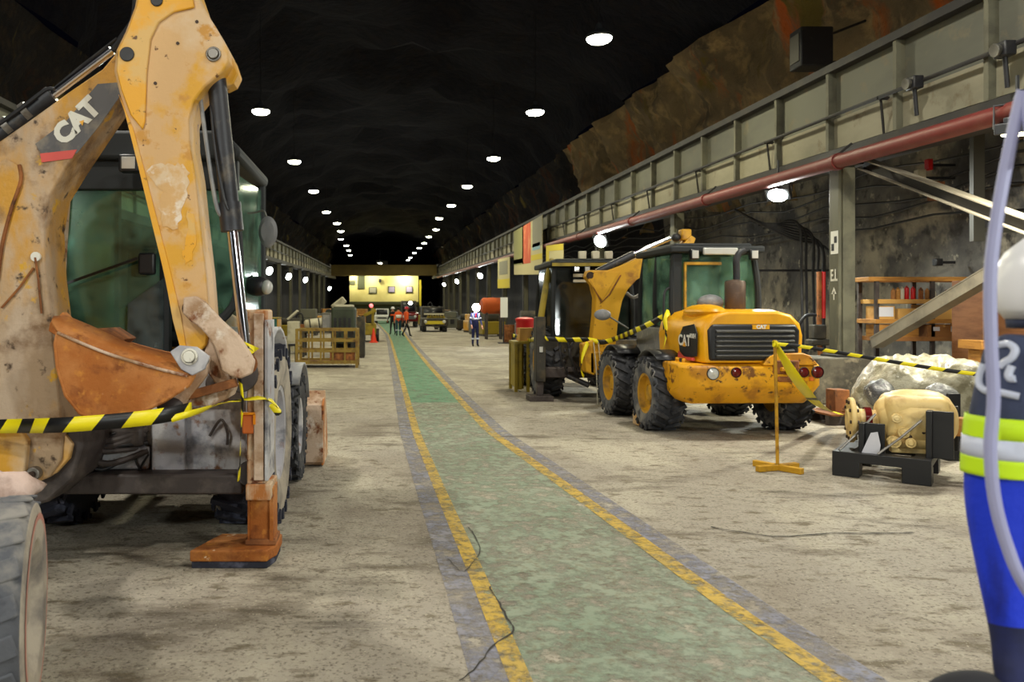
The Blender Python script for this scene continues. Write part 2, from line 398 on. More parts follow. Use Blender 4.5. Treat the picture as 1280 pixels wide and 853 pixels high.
def lamp_round(parent, c, r, d, lens, local=True, name='work_lamp', lenslabel=None):
    """round lamp: shell + lens; d = direction it faces"""
    d = V(d).normalized(); c = V(c)
    b = MB(); b.lathe([(0, -r*.9), (r*.6, -r*.85), (r*.95, -r*.3), (r, 0), (r*.92, .01), (r*.88, 0)], c, d, 20)
    o = b.build(name, 'black_plastic', parent, local=local)
    b = MB(); b.lathe([(r*.88, 0), (r*.6, r*.12), (0, r*.18)], c, d, 20); b.build('lens', lens, o, local=local)
    return o
def tape(name, pts, width, stripe, label, group=None, up=(0, 0, 1), skew=.06, twist=None, parent=None, cat='tape', ratio=.5):
    """striped barrier tape along smooth path"""
    path = bez(pts, 10); S = [0]
    for i in range(1, len(path)): S.append(S[-1]+(path[i]-path[i-1]).length)
    L = S[-1]
    def at(q):
        q = max(0, min(L, q))
        for i in range(1, len(path)):
            if S[i] >= q-1e-9:
                t = (q-S[i-1])/max(1e-9, S[i]-S[i-1]); return path[i-1].lerp(path[i], t)
        return path[-1]
    def upv(q):
        u = V(up).normalized()
        t = (at(q+.01)-at(q-.01)).normalized()
        u = (u-t*u.dot(t)).normalized()
        if twist: u = Matrix.Rotation(twist(q/L), 3, t) @ u
        return u
    b = MB(); q = 0; i = 0
    while q < L:
        st = stripe*(ratio if i % 2 == 0 else 1-ratio)*2
        b.mi = i % 2; e = min(L, q+st); n = 3
        for k in range(n):
            a0, a1 = q+(e-q)*k/n, q+(e-q)*(k+1)/n
            vs = []
            for a in (a0, a1):
                u = upv(a)
                vs += [at(a-skew/2)-u*width/2, at(a), at(a+skew/2)+u*width/2]
            b.add(vs, [(0, 3, 4, 1), (1, 4, 5, 2)])
        q = e; i += 1
    o = b.build(name, ['tape_yellow', 'tape_black'], parent, solid=.0012, smooth=60)
    if parent is None: tag(o, label, cat, group)
    return o
# ------------------------------------------------------------------ the hall
def floor_mat():
    m, nt, b = new_mat('worn concrete floor'); b.inputs['Roughness'].default_value = .82
    b.inputs['Specular IOR Level'].default_value = .3
    base = s(160, 152, 138)
    f, _ = noise_fac(nt, .35, .4, .68, 1.1); c = mixc(nt, f, base, s(136, 126, 112))
    f, _ = noise_fac(nt, .9, .45, .62, 2.7, (1, .55, 1)); c = mixc(nt, f, c, s(178, 170, 152))
    f, _ = noise_fac(nt, 1.6, .56, .7, 4.2, (.6, 1.5, 1)); c = mixc(nt, f, c, s(100, 90, 76))
    f, _ = noise_fac(nt, 7, .55, .68, 6.1, (.8, 1.4, 1)); c = mixc(nt, f, c, s(112, 102, 84))
    f, _ = noise_fac(nt, 45, .52, .7, 7.7); c = mixc(nt, f, c, s(92, 84, 72))
    f, _ = noise_fac(nt, .8, .62, .72, 9.4, (.5, 2, 1)); c = mixc(nt, f, c, s(66, 58, 48))
    f, _ = noise_fac(nt, 60, .6, .72, 11.7); c = mixc(nt, f, c, s(190, 182, 160))
    nt.links.new(c, b.inputs['Base Color'])
    _, r1 = noise_fac(nt, 30, 0, 1, 5.2, detail=9); _, r2 = noise_fac(nt, 4, 0, 1, 8.2, detail=5)
    ad = nt.nodes.new('ShaderNodeMath'); ad.operation = 'MULTIPLY_ADD'; ad.inputs[1].default_value = 1.5
    nt.links.new(r2, ad.inputs[0]); nt.links.new(r1, ad.inputs[2])
    bp = nt.nodes.new('ShaderNodeBump'); bp.inputs['Strength'].default_value = .45; bp.inputs['Distance'].default_value = .03
    nt.links.new(ad.outputs[0], bp.inputs['Height']); nt.links.new(bp.outputs[0], b.inputs['Normal'])
    return m
def paint_mat(name, col, wear_lo, wear_hi, under=None, seed=1.0, scale=9):
    """paint worn through to the concrete where the noise is high (transparent there)"""
    m, nt, b = new_mat(name); b.inputs['Roughness'].default_value = .75
    f, _ = noise_fac(nt, 2.2, .4, .7, seed+3); c = mixc(nt, f, col, under or col)
    f, _ = noise_fac(nt, 22, .5, .7, seed+5); c = mixc(nt, f, c, s(112, 102, 80))
    nt.links.new(c, b.inputs['Base Color'])
    f1, n1 = noise_fac(nt, scale, wear_lo, wear_hi, seed, detail=8, rough=.7)
    inv = nt.nodes.new('ShaderNodeMath'); inv.operation = 'SUBTRACT'; inv.inputs[0].default_value = 1
    nt.links.new(f1, inv.inputs[1]); nt.links.new(inv.outputs[0], b.inputs['Alpha'])
    return m
def rock_mat(name, a, bcol, c2, streak=None):
    m, nt, b = new_mat(name); b.inputs['Roughness'].default_value = .9; b.inputs['Specular IOR Level'].default_value = .25
    f, _ = noise_fac(nt, .35, .4, .65, 1.4); c = mixc(nt, f, a, bcol)
    f, _ = noise_fac(nt, 1.7, .5, .68, 3.9); c = mixc(nt, f, c, c2)
    if streak:
        f, _ = noise_fac(nt, .55, .56, .66, 7.9, (1, 1, .14)); c = mixc(nt, f, c, streak)
        f, _ = noise_fac(nt, .8, .6, .68, 12.9, (1, 1, .2)); c = mixc(nt, f, c, s(120, 104, 50))
    nt.links.new(c, b.inputs['Base Color'])
    _, r1 = noise_fac(nt, 2.2, 0, 1, 5.2, detail=10)
    bp = nt.nodes.new('ShaderNodeBump'); bp.inputs['Strength'].default_value = .8; bp.inputs['Distance'].default_value = .25
    nt.links.new(r1, bp.inputs['Height']); nt.links.new(bp.outputs[0], b.inputs['Normal'])
    return m
HW = 11.2                      # half width of the hall
b = MB(); b.bx(-HW-2, HW+2, -22, 172, -.3, 0); o = struct(b.build('floor', floor_mat(), smooth=0))

# painted walkway: measured outline of the two yellow lines
def line_pts(px): return [G(*p) for p in px]
Lc = [(455, 392.5), (470, 402), (487, 420), (497, 455), (509, 500), (521, 543), (553, 620), (600, 728), (651, 853), (672, 905)]
Rc = [(495, 400), (502, 412), (513, 429), (534, 455), (570, 495), (611, 539), (698, 602), (800, 677), (918, 764), (1052, 858), (1120, 905)]
def resample(px, n=60):
    pts = line_pts(px); y1 = pts[0].y; y0 = pts[-1].y; out = []
    for i in range(n+1):
        y = 1/(1/y0+(1/y1-1/y0)*i/n)
        for a, c in zip(pts, pts[1:]):
            if c.y <= y <= a.y+1e-6:
                t = (y-c.y)/max(1e-6, a.y-c.y); out.append(V((c.x+(a.x-c.x)*t, y, 0))); break
    return out
Lp, Rp = resample(Lc), resample(Rc)
def ribbon(name, left, right, z, m):
    b = MB(); n = min(len(left), len(right))
    vs = []
    for i in range(n): vs += [V((left[i].x, left[i].y, z)), V((right[i].x, right[i].y, z))]
    b.add(vs, [(2*i, 2*i+1, 2*i+3, 2*i+2) for i in range(n-1)])
    return struct(b.build(name, m, smooth=0))
LW = .054
def off(p, d): return [V((q.x+d, q.y, 0)) for q in p]
yl = paint_mat('worn yellow floor line', s(190, 156, 54), .46, .66, s(170, 144, 74), 2.0, 9)
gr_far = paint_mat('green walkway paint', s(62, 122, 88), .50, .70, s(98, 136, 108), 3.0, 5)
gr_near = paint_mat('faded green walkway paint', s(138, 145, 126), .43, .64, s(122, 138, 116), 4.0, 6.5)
bl = paint_mat('old blue floor line', s(124, 125, 140), .40, .62, s(140, 136, 138), 5.0, 6)
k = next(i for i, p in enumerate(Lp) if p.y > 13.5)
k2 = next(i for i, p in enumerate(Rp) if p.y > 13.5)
def cut(p, lo, hi): return [q for q in p if lo <= q.y <= hi]
def same_y(lp, rp):
    out = []
    for q in lp:
        for a, c in zip(rp, rp[1:]):
            if a.y <= q.y <= c.y:
                t = (q.y-a.y)/(c.y-a.y); out.append(V((a.x+(c.x-a.x)*t, q.y, 0))); break
        else: out.append(V((rp[-1].x if q.y > rp[-1].y else rp[0].x, q.y, 0)))
    return out
Rm = same_y(Lp, Rp)
ribbon('trim_1', Lp[:k+1], Rm[:k+1], .003, gr_near)
ribbon('trim_2', Lp[k:], Rm[k:], .003, gr_far)
ribbon('trim_3', off(Lp, -LW), off(Lp, LW), .006, yl)
ribbon('trim_4', off(Rp, -LW*1.2), off(Rp, LW*1.2), .006, yl)
ribbon('trim_5', off(Lp, -LW*4.2), off(Lp, -LW*.8), .0045, bl)
ribbon('trim_6', off(Rp, LW), off(Rp, LW*4.4), .0045, bl)
# cracks in the concrete
M['crack'] = mat('floor crack', s(46, 42, 38), .9)
def crack(name, px, w):
    pts = bez(line_pts(px), 5); b = MB(); vs = []
    for i, p in enumerate(pts):
        t = (pts[min(i+1, len(pts)-1)]-pts[max(i-1, 0)]).normalized(); n = V((t.y, -t.x, 0))*w*(.4+random.random()*.8)
        j = V((random.uniform(-1, 1), random.uniform(-1, 1), 0))*w*.9
        vs += [p+j-n+V((0, 0, .008)), p+j+n+V((0, 0, .008))]
    b.add(vs, [(2*i, 2*i+1, 2*i+3, 2*i+2) for i in range(len(pts)-1)])
    struct(b.build(name, 'crack', smooth=0))
crack('trim_7', [(575, 853), (596, 835), (618, 808), (642, 790), (634, 775), (622, 752), (612, 735)], .0055)
crack('trim_8', [(560, 700), (578, 716), (590, 706), (600, 690), (594, 672), (585, 660)], .004)
crack('trim_9', [(888, 660), (930, 667), (975, 672), (1040, 668), (1100, 668), (1140, 667)], .009)
0 and crack('trim_10', [(545, 430), (543, 450), (552, 470), (548, 486)], .03)

# rock: walls and roof
def rock_grid(name, prof, y0, y1, dy, m, amp=.5, sc=.35):
    """prof: (x, z) polyline swept along y"""
    b = MB(); ny = int((y1-y0)/dy)+1; n = len(prof); vs = []
    for j in range(ny):
        y = y0+j*dy
        for (x, z) in prof:
            p = V((x, y, z)); d = noise.noise(p*sc)*amp+noise.noise(p*sc*2.6)*amp*.5+noise.noise(p*sc*6)*amp*.22
            q = V((x, 0, z-6)); q.normalize(); p = p+q*(d+amp*.2); p.z += .02*y
            vs.append(p)
    b.add(vs, [(j*n+i, j*n+i+1, (j+1)*n+i+1, (j+1)*n+i) for j in range(ny-1) for i in range(n-1)])
    return struct(b.build(name, m, smooth=60))
rk_side = rock_mat('brown rock', s(150, 130, 98), s(92, 82, 68), s(186, 158, 112), s(200, 104, 46))
rk_roof = rock_mat('dark rock roof', s(11, 11, 26), s(8, 8, 22), s(22, 15, 20))  # darkness of the unlit ceiling put into the rock colour
rk_dark = rock_mat('darkened unlit rock', s(44, 40, 38), s(30, 29, 32), s(64, 52, 40), s(80, 46, 28))  # darker copy of the rock: weak light painted into its colour
side = [(HW+.1, 4.2+.45*i) for i in range(13)]
side = [(x-.02*i*i*.5, z) for i, (x, z) in enumerate(side)]
side_f = [(HW+.1-.01*(i*.5)**2, 4.2+.225*i) for i in range(25)]
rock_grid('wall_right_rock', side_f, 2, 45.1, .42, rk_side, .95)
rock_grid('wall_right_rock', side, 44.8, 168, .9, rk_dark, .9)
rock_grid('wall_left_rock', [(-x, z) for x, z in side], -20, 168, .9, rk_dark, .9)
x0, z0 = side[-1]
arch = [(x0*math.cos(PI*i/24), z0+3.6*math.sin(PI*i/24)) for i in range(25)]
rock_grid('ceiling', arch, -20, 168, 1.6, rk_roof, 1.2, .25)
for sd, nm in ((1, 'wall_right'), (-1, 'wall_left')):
    for ya, yb, mm_ in ((-20, 32, 'conc_wall' if sd > 0 else 'wall_unlit'), (32, 172, 'wall_unlit')):  # left wall and far right wall take the darkened, unlit tone
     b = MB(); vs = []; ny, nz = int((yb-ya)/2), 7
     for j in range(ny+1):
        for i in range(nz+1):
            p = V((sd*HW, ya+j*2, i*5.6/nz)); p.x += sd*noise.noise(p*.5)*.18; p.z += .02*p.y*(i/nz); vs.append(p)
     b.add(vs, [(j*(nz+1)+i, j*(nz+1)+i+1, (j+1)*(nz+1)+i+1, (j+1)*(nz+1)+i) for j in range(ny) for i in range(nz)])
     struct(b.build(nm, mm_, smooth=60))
b = MB(); b.bx(-HW-1, HW+1, 167, 167.5, 0, 19); struct(b.build('wall_back', rk_roof, smooth=0))

# ------------------------------------------------------------------ crane runway girders on both sides
def zb(y): return 4.37+.020*y
def zt(y): return 5.88+.0175*y
def girder(sd, y0, y1, side_word, gx=8.5):
    g = thing('runway_girder', 'long plated crane runway girder with pale lower panels along the %s side of the hall' % side_word, 'girder', (sd*gx, y0, zb(y0)))
    X = sd*gx
    def strip(a, c, x0, x1):       # a(y), c(y): bottom and top; swept box
        b = MB(); ys = [y0, y1]
        b.add([V((x, y, f(y))) for y in ys for x in (x0, x1) for f in (a, c)],
              [(0, 2, 3, 1), (4, 5, 7, 6), (0, 1, 5, 4), (2, 6, 7, 3), (0, 4, 6, 2), (1, 3, 7, 5)])
        return b
    mid = lambda y: zb(y)+.42*(zt(y)-zb(y))
    strip(zb, zt, X+sd*.04, X+sd*.10).build('web_plate', 'girder_up', g, smooth=0)
    strip(lambda y: zb(y)+.04, lambda y: mid(y)-.02, X+sd*.0, X+sd*.038).build('lower_panel', 'girder_low', g, smooth=0)
    strip(lambda y: zb(y)-.30, lambda y: zb(y)+.0, X-sd*.10, X+sd*.45).build('bottom_flange', 'girder_dark', g, smooth=0)
    strip(zt, lambda y: zt(y)+.14, X-sd*.14, X+sd*.30).build('top_flange', 'girder_dark', g, smooth=0)
    b = MB(); b.tube([V((X-sd*.16, y0, mid(y0))), V((X-sd*.16, y1, mid(y1)))], .035, 8); rail = b.build('conduit_rail', 'girder_dark', g)
    y = y0+.15; i = 0
    while y < y1-.5:
        b = MB(); b.beam((X-sd*.03, y, zb(y)), (X-sd*.03, y, zt(y)), .16, .09, up=(0, 1, 0)); b.build('stiffener', 'girder_stiff', g, smooth=0)
        if i % 2 == 0 and y < 70:
            b = MB(); b.beam((X+sd*.02, y+.35, mid(y)), (X-sd*.2, y+.35, mid(y)), .05, .05)
            b.beam((X-sd*.12, y+.35, mid(y)), (X-sd*.02, y+.42, zb(y)+.02), .03, .03); b.build('rail_bracket', 'girder_dark', rail, smooth=0)
        y += 2.0 if y < 60 else 2.6; i += 1
    return g
gr_r = girder(1, -11.0, 140, 'right')
gr_l = girder(-1, -11.0, 140, 'left')
# red pipe under the right girder
g = thing('red_pipe', 'long dull red pipe slung below the right runway girder', 'pipe', (8.05, 5, 4.1))
pz = lambda y: 4.03+.0195*y
b = MB(); b.tube([(8.05, -11, pz(-11)), (8.05, 120, pz(120))], .125, 14); b.build('pipe_run', 'pipe_red', g)
for y in (9.2, 14.2, 20, 26, 33):
    b = MB(); b.tube([(8.05, y-.06, pz(y)), (8.05, y+.06, pz(y))], .15, 14); c = b.build('pipe_collar', 'pipe_red', g)
    b = MB(); b.beam((8.05, y, pz(y)+.12), (8.3, y, zb(y)-.02), .04, .04); b.build('hanger', 'girder_dark', c, smooth=0)
# columns
COLY = [-9.9, -1.8, 6.4, 14.66, 22.9, 31.1, 39.3, 47.5, 55.7, 64, 72, 80, 88, 96, 104, 112]
def column(sd, y, lab):
    c = thing('steel_column', lab, 'column', (sd*8.4, y, 0), 0, 'runway columns on the %s side' % ('right' if sd > 0 else 'left'))
    X0, X1 = sd*8.25, sd*8.55
    zc = zb(y)-.3; pl = .82 if sd > 0 and y < 20 else .3; mm = 'column' if y < 30 and sd > 0 else 'girder_dark'  # left and far columns toned dark to stand for weak light
    b = MB(); b.bx(X0, X1, y-.14, y+.17, pl+.02, zc); b.build('shaft', mm, c, bevel=.01, smooth=0)
    b = MB(); b.bx(X0+sd*.05, X1-sd*.03, y-.20, y-.13, pl+.05, zc-.1); b.build('front_channel', 'girder_stiff' if mm == 'column' else 'column', c, bevel=.01, smooth=0)
    b = MB(); b.bx(X0-sd*.12, X1+sd*.12, y-.26, y+.3, zc-.06, zc+.02); b.bx(X0-sd*.1, X1+sd*.1, y-.25, y+.28, pl, pl+.04); b.build('end_plate', 'girder_dark', c, smooth=0)
    b = MB(); bb = [(X0-sd*.62, 0), (X1+sd*.5, 0), (X1+sd*.46, pl), (X0-sd*.55, pl)]
    b.prism([V((x, y-.5, z)) for x, z in bb], (0, 1.0, 0)); b.build('concrete_plinth', 'conc_block', c, bevel=.03)
    return c
words = ['two behind the photographer', 'behind the photographer', 'beside the photographer', 'with a black and white target and painted letters', 'behind the rear machine cab', 'third past the painted letters', 'fourth past the painted letters', 'fifth past the painted letters', 'sixth past the painted letters']
for i, y in enumerate(COLY):
    w_ = words[i] if i < len(words) else 'far down the hall, number %d from the near end' % (i+1)
    c = column(1, y, 'beige steel column on a concrete plinth, right side, '+w_)
    if i == 3: main_col = c
    column(-1, y, 'darkened steel column under the left runway girder, '+('number %d from the near end' % (i+1)))
# target plate and painted writing on the marked column
y = 14.66; X = 8.247
b = MB(); b.bx(X-.006, X, y-.13, y+.10, 2.70, 3.12); tp = b.build('target_plate', 'white', main_col, smooth=0)
b = MB(); b.bx(X-.009, X-.006, y-.10, y-.015, 2.90, 3.02); b.bx(X-.009, X-.006, y-.01, y+.075, 2.76, 2.89); b.build('target_squares', 'black_plastic', tp, smooth=0)
Rx = frame((X-.004, y+.0, 2.30), (0, -1, 0), (0, 0, 1))
text('painted_letters', 'E.L', .30, Rx @ Matrix.Scale(.62, 4, (1, 0, 0)), 'white_worn', main_col, .002, .006)
b = MB(); b.bx(X-.005, X-.002, y-.015, y+.015, 1.86, 2.02)
b.prism([V((X-.002, y-.08, 1.97)), V((X-.002, y+.08, 1.97)), V((X-.002, y, 2.09))], (-.003, 0, 0)); b.build('painted_arrow', 'white_worn', main_col, smooth=0)
# crossing braces between the marked column and the next nearer one
def brace(a, c, lab, nm='diagonal_brace', plate=False):
    d = (V(c)-V(a)).normalized()
    br = thing(nm, lab, 'brace', a)
    b = MB(); b.beam(a, c, .20, .02); b.build('flange', 'brace', br, smooth=0)
    n = V((1, 0, 0)).cross(d).normalized()
    if n.z < 0: n = -n
    b = MB(); b.beam(V(a)+n*.09, V(c)+n*.09, .19 if plate else .02, .17); b.build('web', 'brace' if plate else 'girder_dark', br, smooth=0)
    b = MB(); b.beam(V(a)+n*.18, V(c)+n*.18, .20, .02); b.build('upper_flange', 'brace', br, smooth=0)
brace((8.62, 14.4, 4.22), (8.62, 6.6, 1.05), 'beige diagonal brace descending from the head of the marked column')
brace((8.88, 14.4, 1.0), (8.88, 6.6, 4.2), 'grimy diagonal brace climbing from the foot of the marked column', plate=True)

# ------------------------------------------------------------------ roof lamps and floodlights
def pend(loc, lab, power=230, side='right', vis=True):
    t = thing('roof_lamp', lab, 'lamp', loc, 0, 'roof lamps in two rows')
    x, y, z = loc
    b = MB(); b.lathe([(.30, 0), (.31, .05), (.20, .16), (.10, .2), (.06, .34), (0, .34)], loc, (0, 0, 1), 24); b.build('housing', 'lamp_house', t)
    b = MB(); b.lathe([(.285, .005), (.275, -.04), (.22, -.085), (.1, -.11), (0, -.115)], loc, (0, 0, 1), 24); b.build('lens', 'lamp_glow', t)
    b = MB(); b.tube([(x, y, z+.3), (x, y, z+3.2)], .012, 6); b.build('drop_rod', 'black_plastic', t)
    area('light', (x, y, z-.13), (0, 0, -1), power, .5, (1, .96, .86) if y < 14 else (1, .94, .66), t)
Rl = [(749, 48), (669, 140), (617, 198), (584, 233), (564, 257), (549, 273), (545, 287), (536, 296), (530, 304), (524, 310), (518, 316), (513, 322), (510, 325)]
Ll = [(326, 139), (368, 202), (392, 239), (408, 265), (421, 279), (426, 289), (426, 299), (433, 307), (436, 313), (438, 319)]
ordw = ['nearest', 'second', 'third', 'fourth', 'fifth', 'sixth', 'seventh', 'eighth', 'ninth', 'tenth', 'eleventh', 'twelfth', 'thirteenth']
for nm, row in (('right', Rl), ('left', Ll)):
    for i, (px, py) in enumerate(row):
        Y = 5.9/((CY-py)/1000-.02)
        pend(P(px, py, Y), '%s glowing roof lamp in view in the %s row' % (ordw[i], nm), 310, nm)
pend(P(475, 329, 112), 'single small roof lamp between the two rows above the crane bridge', 160)
for X, ys in ((4.9, (9.3, 0.5, -8.5)), (-4.1, (16.5, 7.6, -1.2, -9.5))):       # the rows run on over the camera
    for i, y in enumerate(ys):
        pend((X, y, 7.9+.02*y), 'roof lamp overhead, %s of the %s row before the visible ones' % (ordw[i], 'right' if X > 0 else 'left'), 350 if y > -5 else 400)
def flood(loc, d, lab, power, r=.2, glow='flood_glow', col=(.93, 1, .96), group='floodlights under the girders'):
    t = thing('floodlight', lab, 'lamp', loc, 0, group)
    loc = V(loc); d = V(d).normalized(); sx = d.cross(V((0, 0, 1))).normalized(); up = sx.cross(d)
    R = Matrix((sx, d, up)).transposed()
    b = MB(); b.box(loc-d*.09, (r*2.2, .14, r*1.7), R); b.box(loc-d*.19, (r*1.3, .08, r), R); b.build('housing', 'lamp_house', t, bevel=.015)
    b = MB(); b.lathe([(0, .03), (r*.6, .022), (r*.85, 0), (r*.85, -.03)], loc, d, 24); b.build('lens', glow, t)
    b = MB(); b.tube([loc-d*.1-sx*r*1.2, loc-d*.1-sx*r*1.2+V((0, 0, r*1.5)), loc-d*.1+sx*r*1.2+V((0, 0, r*1.5)), loc-d*.1+sx*r*1.2], .015, 6)
    b.beam(loc-d*.1+V((0, 0, r*1.5)), loc-d*.1+V((0, 0, r*1.5+.35)), .03, .03); b.build('bracket', 'lamp_house', t)
    area('light', loc+d*.04, d, power, r*1.6, col, t, size_y=r*1.3)
flood(P(972, 245, 16.9), (-.35, -.45, -.8), 'bright white floodlight under the right girder near the marked column', 260, .22)
flood(P(1272, 168, 10.2), (.12, .12, -1), 'glaring floodlight at the right edge under the red pipe', 330, .20, 'warm_glow', (1, .97, .8))
flood(P(750, 302, 30), (-.7, -.6, -.4), 'white floodlight above the rear machine cab roof', 200, .28)
for i, (px, py) in enumerate([(600, 345), (571, 352), (555, 356)]):
    flood(P(px, py, 8.3/((px-CX)/1000)), (-.7, -.6, -.35), '%s small floodlight counted from the camera under the far right girder' % ordw[i], 120, .3)
for i, (px, py) in enumerate([(337, 339), (361, 346), (382, 350), (412, 361)]):
    flood(P(px, py, 8.3/((CX-px)/1000)), (.7, -.6, -.3), '%s small floodlight counted from the camera under the left girder' % ordw[i], 120, .34)
flood((-7.9, -5.5, 4.0), (.75, .8, -.28), 'added fill floodlight under the left girder behind the photographer', 230, .22)  # added out of view to light the near machines from the front
flood((7.75, -5.0, 4.0), (-.75, .8, -.28), 'added fill floodlight under the right girder behind the photographer', 420, .22)  # second added lamp out of view, frontal fill from the right
# fittings on the girder's rail, and the box on the rock face
def railhead(px, py, lab):
    Y = 8.25/((px-CX)/1000); c = P(px, py, Y)
    t = thing('rail_spotlight', lab, 'lamp', c, 0, 'unlit spotlights on the girder rail')
    b = MB(); b.box(c, (.16, .22, .2)); b.build('head', 'black_metal', t, bevel=.02)
    b = MB(); b.lathe([(.07, 0), (.09, .06), (.085, .07), (0, .05)], c+V((-.08, 0, 0)), (-1, 0, -.2), 16); b.build('lens', 'galv', t)
    b = MB(); b.tube([c+V((0, 0, -.08)), c+V((.05, .02, -.5))], .03, 8); b.build('stem', 'black_metal', t)
railhead(1143, 104, 'black unlit spotlight on the girder rail above the marked column')
railhead(1256, 62, 'black unlit spotlight on the girder rail at the upper right')
c = P(1014, 62, 17.4)
t = thing('speaker_box', 'black box hung on the dark rock above the right girder', 'speaker', c)
b = MB(); b.box(c, (.7, .5, .85)); b.build('case', 'black_metal', t, bevel=.03)
b = MB(); b.box(c+V((-.36, 0, 0)), (.03, .38, .6)); b.build('grille', 'galv', t, bevel=.01)
b = MB(); b.tube([c+V((.3, .1, .3)), c+V((1.3, .2, .7))], .03, 8); b.tube([c+V((.3, -.1, -.3)), c+V((1.3, 0, -.3))], .03, 8); b.build('bracket', 'black_metal', t)
# ------------------------------------------------------------------ the near backhoe (left), rear end towards the camera
BH = thing('backhoe_loader', 'dirty yellow backhoe loader with folded boom and rusty bucket, nearest machine at left', 'backhoe', (-1.83, 6.3, 0))
def part(b, nm, m, par=BH, **k): return b.build(nm, m, par, **k)
# --- boom
YB = 4.97; DB = .34
boom = [(-75, 235), (-40, 195), (0, 176), (40, 148), (84, 116), (128, 86), (148, 62), (164, 50), (178, 62), (176, 88), (152, 104), (138, 128), (112, 166), (84, 208),
        (62, 244), (54, 285), (57, 345), (66, 420), (74, 500), (79, 545), (77, 575), (62, 597), (40, 606), (12, 596), (-12, 560), (-40, 470), (-62, 380), (-78, 300)]
b = MB(); b.prism(poly_px(boom, YB), (0, DB, 0)); bo = part(b, 'boom', 'boom_paint', bevel=.012)
# yellow side plates and ribs on the boom
b = MB(); b.prism(poly_px([(-30, 215), (8, 198), (22, 206), (25, 224), (14, 262), (2, 300), (-4, 345), (-30, 360), (-55, 300)], YB-.018), (0, .02, 0)); b.build('doubler_plate', 'boom_paint', bo, bevel=.008)
b = MB(); b.tube(bez([P(24, 206, YB-.01), P(26, 226, YB-.01), P(14, 262, YB-.01), P(3, 305, YB-.01), P(-3, 350, YB-.01)], 5), .012, 8); b.build('weld_bead', 'rust_dark', bo)
b = MB(); b.prism(poly_px([(-10, 532), (26, 540), (34, 552), (30, 592), (14, 600), (-12, 590)], YB-.06), (0, .06, 0)); b.build('pivot_cover', 'worn_yellow', bo, bevel=.01)
b = MB(); b.prism(poly_px([(78, 541), (90, 556), (86, 574), (70, 592), (62, 596), (72, 574)], YB+.02), (0, .2, 0)); b.build('pivot_cheek', 'worn_yellow', bo, bevel=.01)
b = MB(); c = P(45, 591, YB); b.cyl(c-V((0, .05, 0)), c+V((0, DB+.06, 0)), .042, n=20); pin = b.build('boom_pin', 'steel', bo, bevel=.005)
b = MB(); b.cyl(c-V((0, .07, 0)), c-V((0, .05, 0)), .02, n=12); b.build('grease_cap', 'bolt', pin)
# decal, letters, red strip
b = MB(); b.prism(poly_px([(122, 105), (148, 103), (150, 120), (122, 160), (96, 192), (52, 193), (44, 180), (84, 150)], YB-.004), (0, .004, 0)); dec = b.build('decal', 'decal', bo)
b = MB(); b.prism(poly_px([(50, 192), (96, 187), (90, 198), (52, 203)], YB-.006), (0, .004, 0)); b.build('decal_strip', 'red_strip', bo)
text('letters', 'CAT', .165, frame(P(96, 152, YB-.006), (43, 0, 42), (-42, 0, 43)), 'white_worn', bo, .002, .010)
b = MB(); b.prism(poly_px([(99, 152), (105, 150), (103, 157)], YB-.010), (0, .003, 0)); b.build('letter_triangle', 'cat_yellow', bo)
# small fittings on the boom
b = MB(); c = P(44, 321, YB-.02); b.cyl(c, c+V((0, .04, 0)), .03, n=14); b.build('boss', 'white_worn', bo)
b = MB(); b.tube([P(44, 322, YB-.02), P(48, 350, YB-.015), P(52, 392, YB-.012)], .007, 6); b.build('grease_line', 'rust_dark', bo)
b = MB(); b.tube([P(2, 385, YB-.01), P(24, 360, YB-.01), P(42, 335, YB-.01)], .007, 6); b.build('grease_line', 'rust_dark', bo)
# cylinder along the top of the boom (stick cylinder)
YC = YB+.12
b = MB(); b.cyl(P(-60, 214, YC), P(62, 122, YC), .055, n=20); b.cyl(P(54, 128, YC), P(66, 119, YC), .064, n=20); sc_ = part(b, 'boom_cylinder', 'cyl_body')
b = MB(); b.cyl(P(62, 122, YC), P(140, 63, YC), .028, n=18); b.build('piston_rod', 'chrome', sc_)
b = MB(); b.tube(bez([P(-50, 190, YC-.05), P(20, 140, YC-.07), P(56, 113, YC-.06), P(68, 112, YC-.06)], 5), .013, 8); b.build('hard_line', 'black_metal', sc_)
b = MB(); b.tube([P(66, 112, YC+.02), P(100, 84, YC+.02), P(146, 48, YC+.02)], .009, 8); b.build('hose', 'black_metal', sc_)
for k in range(3):
    b = MB(); a = P(-14+24*k, 176-18*k, YC); d = (P(62, 122, YC)-P(-60, 214, YC)).normalized(); b.cyl(a-d*.022, a+d*.022, .066, n=18); b.build('band_clamp', 'steel', sc_)
b = MB(); b.tube(bez([P(142, 62, YC-.03), P(158, 42, YC-.03), P(170, 20, YC-.03), P(176, -8, YC-.03)], 5), .022, 8); b.build('hose', 'black_metal', sc_)
b = MB(); b.tube(bez([P(138, 68, YC+.05), P(152, 46, YC+.05), P(166, 24, YC+.05), P(170, -8, YC+.05)], 5), .018, 8); b.build('hose', 'black_metal', sc_)
